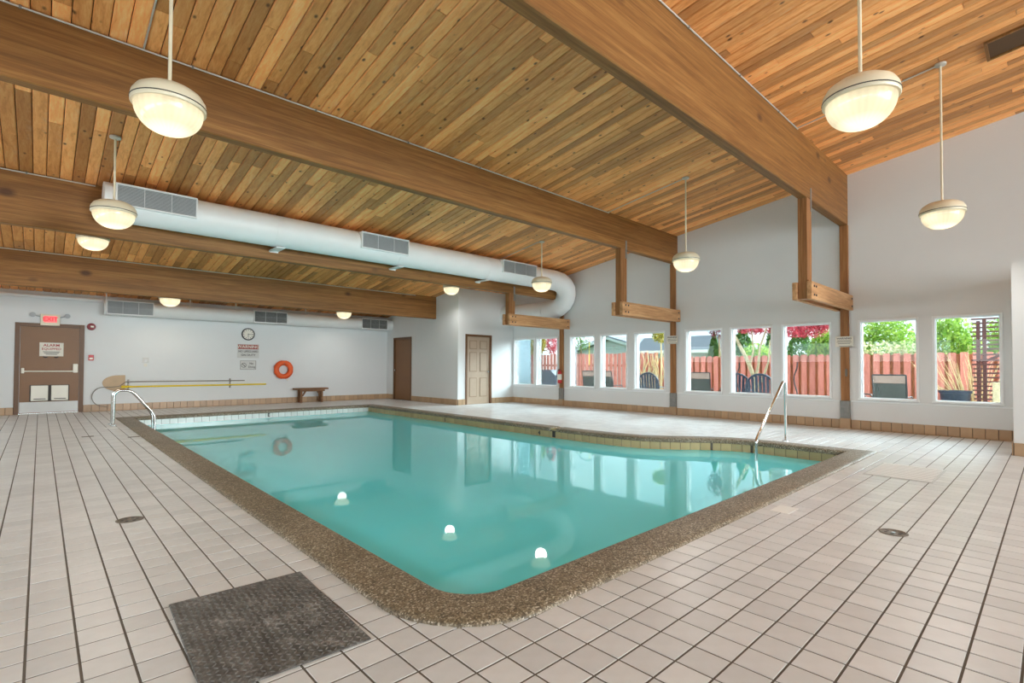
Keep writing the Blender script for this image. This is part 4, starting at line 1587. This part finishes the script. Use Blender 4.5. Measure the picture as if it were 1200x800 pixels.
for k, (y, z0, z1, lab) in enumerate(((2.705, 1.535, 1.735, 'white warning notice on the column under the largest bracket frame'), (6.265, 1.70, 1.895, 'white notice on the middle timber column'))):
    s = empty('column_notice', (XW - 0.06, y, z0), lab, 'sign', 'column notices')
    xx = XW - 0.0755 + 0.019
    B(xx - 0.005, xx - 0.0005, y - 0.145, y + 0.145, z0, z1, c=0.001).build('plate', 'sign_white', s)
    text('WARNING', 0.05, 'ink', s, (xx - 0.0065, y, z1 - 0.04), '-x', bold=0.001)
    bars = MB()
    for q, w in enumerate((0.22, 0.24, 0.2)):
        z = z1 - 0.085 - q * 0.028
        bars.box(xx - 0.0062, xx - 0.0051, y - w / 2, y + w / 2, z, z + 0.009)
    bars.build('fine_print', 'drain', s)
    B(xx - 0.0062, xx - 0.0051, y - 0.135, y + 0.08, z0 + 0.012, z0 + 0.02).build('underline', 'ink', s)
tag(B(XW - 0.075, XW - 0.0565, 2.655, 2.69, 0.98, 1.12, c=0.003).build('switch_plate', 'drain'), 'small grey switch plate on the column under the warning notice', 'switch')

# ================================================================== OUTSIDE
patio = B(XW + 0.221, 40, -25, 60, -0.3, -0.06).build('ground_patio', 'concrete'); patio['kind'] = 'structure'
lawn = B(16.4, 60, -25, 70, -0.059, -0.03).build('ground_garden', 'lawn'); lawn['kind'] = 'structure'


def fence(name, x, y0, y1, top, label, gap=0.215, slope=0.0):
    f = empty(name, (x, (y0 + y1) / 2, -0.06), label, 'fence', 'garden fence')
    y = y0
    k = 0
    for z in (0.25, 1.15):
        B(x + 0.022, x + 0.06, y0, y1, z, z + 0.085, c=0.004).build('rail', 'fence_back', f)
    while y < y1:
        w = 0.142
        t = top + random.uniform(-0.004, 0.004) * (1 if name == 'garden_fence' else 6) + slope * (y - y0)
        c = 0.006
        MB().prism([(x, y, -0.05), (x, y + w, -0.05), (x, y + w, t - c), (x, y + w - c, t), (x, y + c, t), (x, y, t - c)], (0.02, 0, 0)).build('board', 'fence', f)
        yb = y + gap / 2
        if name == 'garden_fence':
            MB().prism([(x + 0.062, yb, -0.05), (x + 0.062, yb + w, -0.05), (x + 0.062, yb + w, t - 0.035 - c), (x + 0.062, yb + w - c, t - 0.035), (x + 0.062, yb + c, t - 0.035), (x + 0.062, yb, t - 0.035 - c)], (0.02, 0, 0)).build('board', 'fence_back', f)
        y += gap
    return f


fence('garden_fence', 16.0, -1.2, 9.35, 1.525, 'red shadow-box garden fence seen through the right-hand windows', slope=-0.003)
fence('picket_fence', 15.7, 9.4, 18.5, 1.64, 'red picket fence with gaps, below the grey house', gap=0.19)

# neighbouring houses
hs = empty('grey_house', (26, 18.5, -0.03), 'grey-sided gabled house behind the picket fence', 'house')
hx = 24.2
MB().prism([(hx, 14.6, -0.05), (hx, 20.4, -0.05), (hx, 20.4, 1.95), (hx, 17.6, 2.72), (hx, 14.6, 1.9)], (6, 0, 0)).build('wall', 'siding', hs)
sd = MB()
z = 0.1
while z < 2.5:
    lo, hi = 14.62, 20.38
    if z > 1.9:
        lo, hi = 14.6 + (z - 1.9) * 3.66 + 0.15, 20.4 - (z - 1.95) * 3.64 - 0.15
    sd.box(hx - 0.015, hx - 0.002, lo, hi, z, z + 0.012)
    z += 0.16
sd.build('siding_lap', 'grey_louver', hs)
for (ya, za, yb, zb2) in ((14.2, 1.80, 17.6, 2.74), (20.9, 1.84, 17.6, 2.74)):
    MB().prism([(hx - 0.3, ya, za), (hx - 0.3, yb, zb2), (hx - 0.3, yb, zb2 + 0.2), (hx - 0.3, ya, za + 0.2)], (6.4, 0, 0)).build('roof_slope', 'roof', hs)
    MB().prism([(hx - 0.34, ya, za - 0.03), (hx - 0.34, yb, zb2 - 0.03), (hx - 0.34, yb, zb2 + 0.12), (hx - 0.34, ya, za + 0.12)], (0.035, 0, 0)).build('barge_board', 'siding', hs)

h2 = empty('low_grey_house', (24, 11.8, -0.03), 'low house with a long grey shingle roof behind the fence', 'house')
B(22.2, 23.8, 9.9, 14.3, -0.04, 1.90).build('wall', 'siding', h2)
MB().prism([(21.9, 9.6, 1.92), (22.9, 9.6, 2.64), (23.83, 9.6, 1.92), (23.83, 9.6, 1.85), (21.9, 9.6, 1.85)], (0, 4.9, 0)).build('roof', 'roof', h2)
B(21.86, 21.9, 9.6, 14.5, 1.80, 1.94).build('gutter', 'trim', h2)

sh = empty('garden_shed', (13.45, 15.0, -0.06), 'pale blue weatherboard shed seen through the window nearest the closet', 'shed')
B(13.0, 13.9, 13.85, 18.5, -0.06, 2.9).build('wall', 'shed', sh)
for k in range(14):
    z = -0.05 + k * 0.21
    MB().prism([(13.0, 13.845, z), (12.975, 13.845, z), (12.995, 13.845, z + 0.21), (13.0, 13.845, z + 0.21)], (0, 4.6, 0)).build('weatherboard', 'shed', sh)
for k in range(14):
    z = -0.05 + k * 0.21
    MB().prism([(12.99, 13.85, z), (12.99, 13.825, z), (12.99, 13.845, z + 0.21), (12.99, 13.85, z + 0.21)], (0.9, 0, 0)).build('weatherboard', 'shed', sh)
B(12.955, 12.975, 14.06, 14.18, 1.22, 1.38, c=0.004).build('vent', 'drain', sh)


# plants
def leaf_cloud(shape, count, size, seed):
    rnd = random.Random(seed)
    mb_v, mb_f = [], []
    for _ in range(count):
        c = shape(rnd)
        a = Vector((rnd.gauss(0, 1), rnd.gauss(0, 1), rnd.gauss(0, 1))).normalized()
        b = a.orthogonal().normalized()
        b.rotate(Matrix.Rotation(rnd.uniform(0, 6.28), 3, a))
        s = size * rnd.uniform(0.6, 1.3)
        p = Vector(c)
        d = a.cross(b)
        i = len(mb_v)
        mb_v += [p - b * s, p + d * s * 0.45, p + b * s, p - d * s * 0.45]
        mb_f.append((i, i + 1, i + 2, i + 3))
    return mb_v, mb_f


def ell(cx, cy, cz, rx, ry, rz, shell=0.55):
    def f(r):
        while True:
            v = Vector((r.uniform(-1, 1), r.uniform(-1, 1), r.uniform(-1, 1)))
            if shell < v.length < 1 + 0.12 * math.sin(v.x * 9 + v.z * 7):
                return (cx + v.x * rx, cy + v.y * ry, cz + v.z * rz)
    return f


def cone(cx, cy, z0, z1, r):
    def f(rn):
        t = rn.random() ** 1.3
        a = rn.uniform(0, 6.283)
        q = r * (1 - t ** 2.2) * (0.7 + 0.3 * rn.random()) * (1 + 0.15 * math.sin(a * 5 + t * 20))
        return (cx + q * math.cos(a), cy + q * math.sin(a), z0 + (z1 - z0) * t)
    return f


def foliage(name, mat, parent, clouds, size, seed):
    mb = MB()
    for k, (shape, cnt) in enumerate(clouds):
        v, f = leaf_cloud(shape, cnt, size, seed + k)
        mb.add(v, f)
    o = mb.build(name, mat, parent, fix=False)
    o['kind'] = 'stuff'
    return o


def shrub(name, loc, mat, clouds, size, seed, label, cat, group=None, core=None, stem=None):
    r = empty(name, loc, label, cat, group)
    foliage('foliage', mat, r, clouds, size, seed)
    MB().tube(stem or [(loc[0], loc[1], loc[2]), (loc[0] + 0.03, loc[1], loc[2] + 0.7), (loc[0], loc[1] + 0.05, loc[2] + 1.4)], [0.06, 0.045, 0.02], 8).build('trunk', 'bark', r)
    return r


GZ = -0.03
# broadleaf bushes behind the right windows
k = 0
for (y, x, h, w, lab) in ((3.45, 18.5, 2.9, 0.82, 'broad bright green bush behind the fence, seen through the window with the sling chair'),
                          (1.9, 17.15, 2.62, 0.76, 'bright green bush behind the fence, right of the broad one'),
                          (0.72, 18.5, 2.6, 0.74, 'bright green bush behind the fence beside the trellis'),
                          (5.0, 18.3, 2.4, 0.5, 'light green bush behind the fence, left of the broad one')):
    shrub('bush', (x, y, GZ), 'leaf_green', [(ell(x, y, h * 0.52, w * 0.8, w * 0.95, h * 0.47), 4600), (ell(x + .1, y, h * 0.5, w * .5, w * .7, h * 0.4, 0), 1600)], 0.06, 40 + k * 5, lab, 'bush', 'bushes behind the fence')
    k += 1
k = 0
for (y, x, h, w, lab) in ((6.05, 19.4, 2.75, 0.62, 'dense dark green conifer behind the fence under the red maple'),
                          (5.4, 20.7, 2.62, 0.58, 'rounded conifer right of the dense one, under the red maple'),
                          (8.75, 18.6, 2.45, 0.36, 'slim conifer behind the fence beside the low grey roof'),
                          (8.1, 19.6, 2.8, 0.6, 'bushy green conifer left behind the pale maple trunk'),
                          (7.4, 20.9, 3.0, 0.62, 'bushy green conifer right behind the pale maple trunk')):
    shrub('conifer', (x, y, GZ), 'leaf_dark', [(cone(x, y, 0.1, h, w), 5200)], 0.055, 90 + k * 5, lab, 'conifer', 'conifers behind the fence')
    k += 1
shrub('bush', (17.6, 6.75, GZ), 'leaf_green', [(ell(17.6, 6.75, 1.15, 0.45, 0.6, 0.8), 2400)], 0.06, 130, 'yellow-green bush behind the branching maple trunk', 'bush', 'bushes behind the fence')
# dry pale shrub in front of the bushes
ds = empty('dry_shrub', (16.33, 3.0, GZ), 'pale dry shrub just above the fence top, in front of the broad green bush', 'shrub')
foliage('foliage', 'leaf_pale', ds, [(ell(16.33, 3.0, 1.35, 0.17, 1.15, 0.5), 1400)], 0.05, 150)
MB().tube([(16.33, 3.0, GZ), (16.33, 3.0, 1.2)], [0.04, 0.02], 6).build('trunk', 'twig', ds)
# red maple with pale branching trunk
mp = empty('red_maple', (14.9, 5.85, -0.06), 'red-leaved maple with a pale branching trunk, in front of the fence', 'tree')
tk = [[(14.9, 5.78, -0.06), (14.9, 5.80, 0.5), (14.92, 5.84, 0.85), (14.95, 6.05, 1.35), (15.0, 6.5, 2.2), (15.05, 6.85, 2.9)],
      [(14.92, 5.83, 0.8), (14.95, 5.74, 1.2), (14.95, 5.70, 1.7), (15.0, 5.45, 2.5)],
      [(14.9, 5.79, 0.52), (14.9, 5.60, 0.85), (14.9, 5.45, 1.3), (14.95, 5.42, 1.9)],
      [(14.95, 5.98, 1.2), (15.0, 5.9, 1.6), (15.0, 5.95, 2.4)]]
for i, pts in enumerate(tk):
    w0 = [0.085, 0.05, 0.045, 0.035][i]
    MB().tube(pts, [w0 * (1 - 0.6 * q / (len(pts) - 1)) for q in range(len(pts))], 8).build('branch' if i else 'trunk', 'bark', mp, 60)
foliage('foliage', 'leaf_red', mp, [(ell(15.2, 4.7, 2.32, 0.8, 0.75, 0.36, 0), 3600), (ell(15.2, 5.9, 2.5, 0.9, 0.7, 0.4, 0), 3000), (ell(15.2, 4.0, 2.5, 0.7, 0.5, 0.4, 0), 1500)], 0.04, 160)
# purple tree far left of it
pt = shrub('purple_tree', (17.5, 8.5, GZ), 'leaf_purple', [(ell(17.5, 8.05, 2.6, 0.5, 0.4, 0.45, 0), 700)], 0.05, 170, 'dark purple-leaved tree over the end of the low grey roof', 'tree', None, None,
           [(17.5, 8.0, GZ), (17.5, 8.02, 1.2), (17.5, 8.05, 2.3)])
# yellow plant with a thin stem in front of the low roof
yl = empty('potted_palm', (15.2, 8.98, -0.06), 'small bushy-headed tree on a thin pale stem before the grey roof', 'tree')
foliage('foliage', 'leaf_yellow', yl, [(ell(15.2, 9.0, 2.2, 0.25, 0.27, 0.24, 0), 380)], 0.06, 180)
MB().tube([(15.2, 8.98, -0.06), (15.2, 8.97, 1.2), (15.2, 8.98, 2.05)], [0.03, 0.025, 0.02], 8).build('stem', 'twig', yl)
# dry vines over the picket fence
dv = empty('dry_vine', (15.3, 9.6, -0.06), 'tangle of dry straw-coloured vines over the fence end', 'vine')
rnd = random.Random(5)
for q in range(34):
    y = rnd.uniform(9.0, 10.3)
    p = [Vector((15.5 + rnd.uniform(-.1, .1), y, -0.06))]
    for s in range(6):
        p.append(p[-1] + Vector((rnd.uniform(-.05, .05), rnd.uniform(-.16, .16), rnd.uniform(0.2, 0.33))))
    MB().tube(p, [0.016] * 6 + [0.006], 5).build('vine_stem', 'twig', dv)
# tall dark branches at the far left sky
bt_ = empty('dark_tree', (20, 19.5, GZ), 'sparse dark tree left of the grey gable', 'tree')
foliage('foliage', 'leaf_dark', bt_, [(ell(20, 16.3, 2.4, .5, .3, .5, 0), 160), (ell(20, 15.2, 2.75, .4, .35, .25, 0), 120)], 0.07, 190)
MB().tube([(20, 16.3, GZ), (20, 16.3, 1.4), (20, 16.35, 2.6)], [0.07, 0.05, 0.02], 8).build('trunk', 'bench', bt_)
# hedge with yellow and green plants left
shrub('bush', (17.0, 17.8, GZ), 'leaf_green', [(ell(17.0, 17.9, 2.2, 0.5, 0.7, 0.8), 900)], 0.09, 200, 'green bush above the fence beside the pale blue shed', 'bush', 'bushes behind the fence')
shrub('bush', (16.6, 16.2, GZ), 'leaf_yellow', [(ell(16.6, 16.2, 2.2, 0.4, 0.55, 0.55), 900)], 0.08, 210, 'yellow bush above the fence beside the red column plant', 'bush', 'bushes behind the fence')
shrub('bush', (16.6, 15.2, GZ), 'leaf_red', [(ell(16.6, 15.2, 2.2, 0.3, 0.26, 0.5), 500)], 0.06, 215, 'dark red bush above the fence right of the yellow one', 'bush', 'bushes behind the fence')
# twiggy bush by the planter
tb = empty('twig_bush', (14.9, 1.35, -0.06), 'leafless pale twig bush beside the trellis', 'shrub')
rnd = random.Random(11)
for q in range(44):
    a = rnd.uniform(-0.5, 0.75)
    L = rnd.uniform(1.0, 1.85)
    p0 = Vector((14.9 + rnd.uniform(-.08, .08), 1.18 + rnd.uniform(-.08, .08), -0.06))
    pts = [p0]
    for s in range(1, 6):
        pts.append(p0 + Vector((rnd.uniform(-.05, .05), math.sin(a) * L * s / 5 + rnd.uniform(-.03, .03), math.cos(a) * L * s / 5)))
    MB().tube(pts, [0.013, 0.012, 0.01, 0.008, 0.006, 0.004], 5).build('twig', 'twig', tb)

# trellis, planter, post
tl = empty('trellis', (13.6, 0.86, -0.06), 'dark red slatted trellis screen with a diagonal brace', 'trellis')
for y in (0.55, 0.93, 1.02):
    B(13.58, 13.64, y - 0.03, y + 0.03, -0.06, 2.12 if y < 1 else 2.08, c=0.004).build('upright', 'trellis', tl)
z = 0.35
while z < 2.12:
    B(13.56, 13.58, 0.40, 1.10 + random.uniform(-0.01, 0.03), z, z + 0.032, c=0.003).build('slat', 'trellis', tl)
    z += 0.085 if not 1.25 < z < 1.4 else 0.11
MB().tube([(13.65, 0.98, 1.25), (13.65, 0.5, 1.52)], 0.025, 6).build('brace', 'trellis', tl)
MB().tube([(13.65, 0.75, 1.62), (13.65, 0.4, 1.42)], 0.018, 6).build('brace', 'trellis', tl)
pl_ = empty('planter_tub', (14.5, 1.47, -0.06), 'dark grey tapered planter tub in front of the fence', 'planter')
MB().lathe((14.5, 1.47, -0.06), [(0.2, 0), (0.26, 0.66), (0.285, 0.665), (0.285, 0.72), (0.26, 0.72), (0.24, 0.66)], 28).build('tub', 'navy', pl_, 40)
MB().lathe((14.5, 1.47, 0.58), [(0.2, 0), (0.2, 0.02)], 28).build('soil', 'bench', pl_)
MB().tube([(14.5, 1.5, 0.6), (14.45, 1.7, 0.72), (14.4, 1.85, 0.66)], 0.012, 6).build('twig', 'twig', pl_)
po = empty('wooden_bollard', (12.8, 0.70, -0.06), 'short weathered wooden post in front of the trellis', 'post')
B(12.74, 12.86, 0.635, 0.775, -0.06, 0.86, c=0.01).build('shaft', 'bark', po)
B(12.73, 12.87, 0.625, 0.785, 0.86, 0.885, c=0.006).build('cap', 'bark', po)

# sling chairs
def sling_chair(x, y, rz, label, top=1.0):
    c = empty('sling_chair', (0, 0, 0), label, 'chair', 'patio sling chairs')
    w = 0.28
    for s in (-1, 1):
        MB().tube(arc_pts([(-0.26, s * w, 0.0), (-0.25, s * w, 0.40), (0.18, s * w, 0.42)], 0.06, 4), 0.014, 8).build('leg', 'black', c)
        MB().tube(arc_pts([(0.30, s * w, 0.0), (0.10, s * w, 0.42), (0.20, s * w, top)], 0.06, 4), 0.014, 8).build('back_upright', 'black', c)
        MB().tube(arc_pts([(-0.25, s * w, 0.38), (-0.22, s * w, 0.62), (0.13, s * w, 0.63)], 0.08, 4), 0.014, 8).build('armrest', 'black', c)
    MB().tube([(0.20, -w, top), (0.20, w, top)], 0.014, 8).build('top_bar', 'black', c)
    MB().prism([(0.10, -w + .012, 0.44), (0.10, w - .012, 0.44), (0.181, w - .012, top - 0.16), (0.181, -w + .012, top - 0.16)], (0.008, 0, 0)).build('back_sling', 'mesh', c)
    MB().prism([(0.182, -w + .012, top - 0.158), (0.182, w - .012, top - 0.158), (0.198, w - .012, top - 0.01), (0.198, -w + .012, top - 0.01)], (0.008, 0, 0)).build('head_sling', 'taupe', c)
    MB().prism([(-0.25, -w + .012, 0.40), (-0.25, w - .012, 0.40), (0.1, w - .012, 0.43), (0.1, -w + .012, 0.43)], (0, 0, 0.008)).build('seat_sling', 'mesh', c)
    c.location = (x, y, -0.06)
    c.rotation_euler = (0, 0, rz)
    return c


sc0 = sling_chair(12.55, 2.23, PI * 0.97, 'charcoal sling chair with taupe head panel, back to the second window from the right', 1.06)
dup(sc0, (12.9, 6.45, -0.06), PI * 1.08, 'charcoal sling chair seen low in the window left of the pale maple trunk')
dup(sc0, (13.2, 9.55, -0.06), PI * 0.9, 'charcoal sling chair below the dry vines')
dup(sc0, (13.3, 10.35, -0.06), PI * 1.02, 'charcoal sling chair below the gabled house')
dup(sc0, (13.1, 2.95, -0.06), PI * 0.5, 'charcoal sling chair seen edge-on beside the second window from the right')


def round_chair(x, y, rz, label):
    c = empty('round_chair', (x, y, -0.06), label, 'chair', 'round-backed patio chairs')
    m0 = Matrix.Translation((x, y, -0.06)) @ Matrix.Rotation(rz, 4, 'Z')
    mb = MB(); mb.mx = m0
    R = 0.33
    rim = [(0.16 + 0.0 * k, R * math.cos(PI * k / 16), 0.72 + R * 0.95 * math.sin(PI * k / 16)) for k in range(17)]
    mb.tube([(0.12, R, 0.42)] + rim + [(0.12, -R, 0.42)], 0.028, 8)
    mb.build('back_rim', 'navy', c, 60)
    for q in range(7):
        y0 = -0.26 + q * 0.0867
        h = math.sqrt(max(0.01, R * R - y0 * y0))
        s = MB(); s.mx = m0
        s.prism([(0.11, y0 - 0.032, 0.42), (0.11, y0 + 0.032, 0.42), (0.16, y0 + 0.032, 0.70 + h * 0.92), (0.16, y0 - 0.032, 0.70 + h * 0.92)], (0.012, 0, 0))
        s.build('back_slat', 'navy', c)
    mb = MB(); mb.mx = m0
    mb.lathe((-0.10, 0, 0.40), [(0.28, 0), (0.30, 0.015), (0.28, 0.035)], 24)
    mb.build('seat', 'navy', c, 40)
    for sx in (-0.28, 0.12):
        for sy in (-0.25, 0.25):
            mb = MB(); mb.mx = m0
            mb.tube([(sx * 1.1, sy * 1.1, 0.0), (sx, sy, 0.41)], 0.018, 8)
            mb.build('leg', 'navy', c)
    for s in (-1, 1):
        mb = MB(); mb.mx = m0
        mb.tube(arc_pts([(-0.3, s * 0.29, 0.40), (-0.3, s * 0.31, 0.62), (0.13, s * 0.33, 0.66)], 0.1, 4), 0.018, 8)
        mb.build('armrest', 'navy', c)
    return c


round_chair(12.5, 7.70, PI, 'round-backed dark blue chair just outside the window left of the middle column')
round_chair(12.75, 4.80, PI, 'round-backed dark blue chair at the foot of the pale maple trunk')
round_chair(13.4, 5.75, PI * 1.2, 'round-backed dark blue chair half hidden left of the maple trunk')

# curved black plant hooks
for (y, h, lab) in ((5.40, 1.25, 'curved black garden hook left of the pale maple trunk'), (4.08, 1.27, 'curved black garden hook in front of the fence under the red maple'), (11.05, 1.2, 'leaning black garden stake before the picket fence')):
    g = empty('garden_hook', (12.75, y, -0.06), lab, 'hook', 'garden hooks')
    pts = [(12.75, y - 0.06, -0.06), (12.75, y - 0.05, 0.55), (12.75, y + 0.02, 0.75), (12.75, y + 0.03, 0.95), (12.75, y - 0.04, 1.12), (12.75, y - 0.05, h)]
    if y > 11:
        pts = [(13.2, y - 0.25, -0.06), (13.2, y, 0.5), (13.2, y + 0.2, 1.0)]
    MB().tube(arc_pts(pts, 0.12, 4), 0.014, 8).build('stem', 'black', g, 60)
    B(pts[0][0] - 0.12, pts[0][0] + 0.12, pts[0][1] - 0.012, pts[0][1] + 0.012, -0.06, -0.045).build('foot', 'black', g)
# arch over the picket fence
ar = empty('garden_arch', (15.2, 12.1, -0.06), 'thin grey garden arch in front of the gabled house', 'arch')
MB().tube([(15.2, 12.65, -0.06), (15.2, 12.65, 1.5)] + [(15.2, 12.1 + 0.55 * math.cos(PI * k / 12), 1.55 + 0.55 * math.sin(PI * k / 12)) for k in range(13)] + [(15.2, 11.55, 1.5), (15.2, 11.55, -0.06)], 0.02, 8).build('hoop', 'grey_louver', ar, 60)
MB().tube([(15.2, 12.0, 1.2), (15.2, 12.0, 2.1)], 0.012, 6).build('stake', 'yellow', ar)
# covered grill
cg = empty('covered_grill', (12.9, 11.95, -0.06), 'garden grill under a dark fitted cover', 'grill')
gm = MB()
gm.prism([(12.7, 11.4, -0.04), (12.7, 12.5, -0.04), (12.7, 12.46, 0.9), (12.7, 12.3, 1.03), (12.7, 11.7, 1.03), (12.7, 11.5, 0.85)], (0.5, 0, 0))
gm.build('cover', 'navy', cg)
B(12.68, 13.22, 11.42, 12.48, -0.06, -0.041).build('hem', 'black', cg)
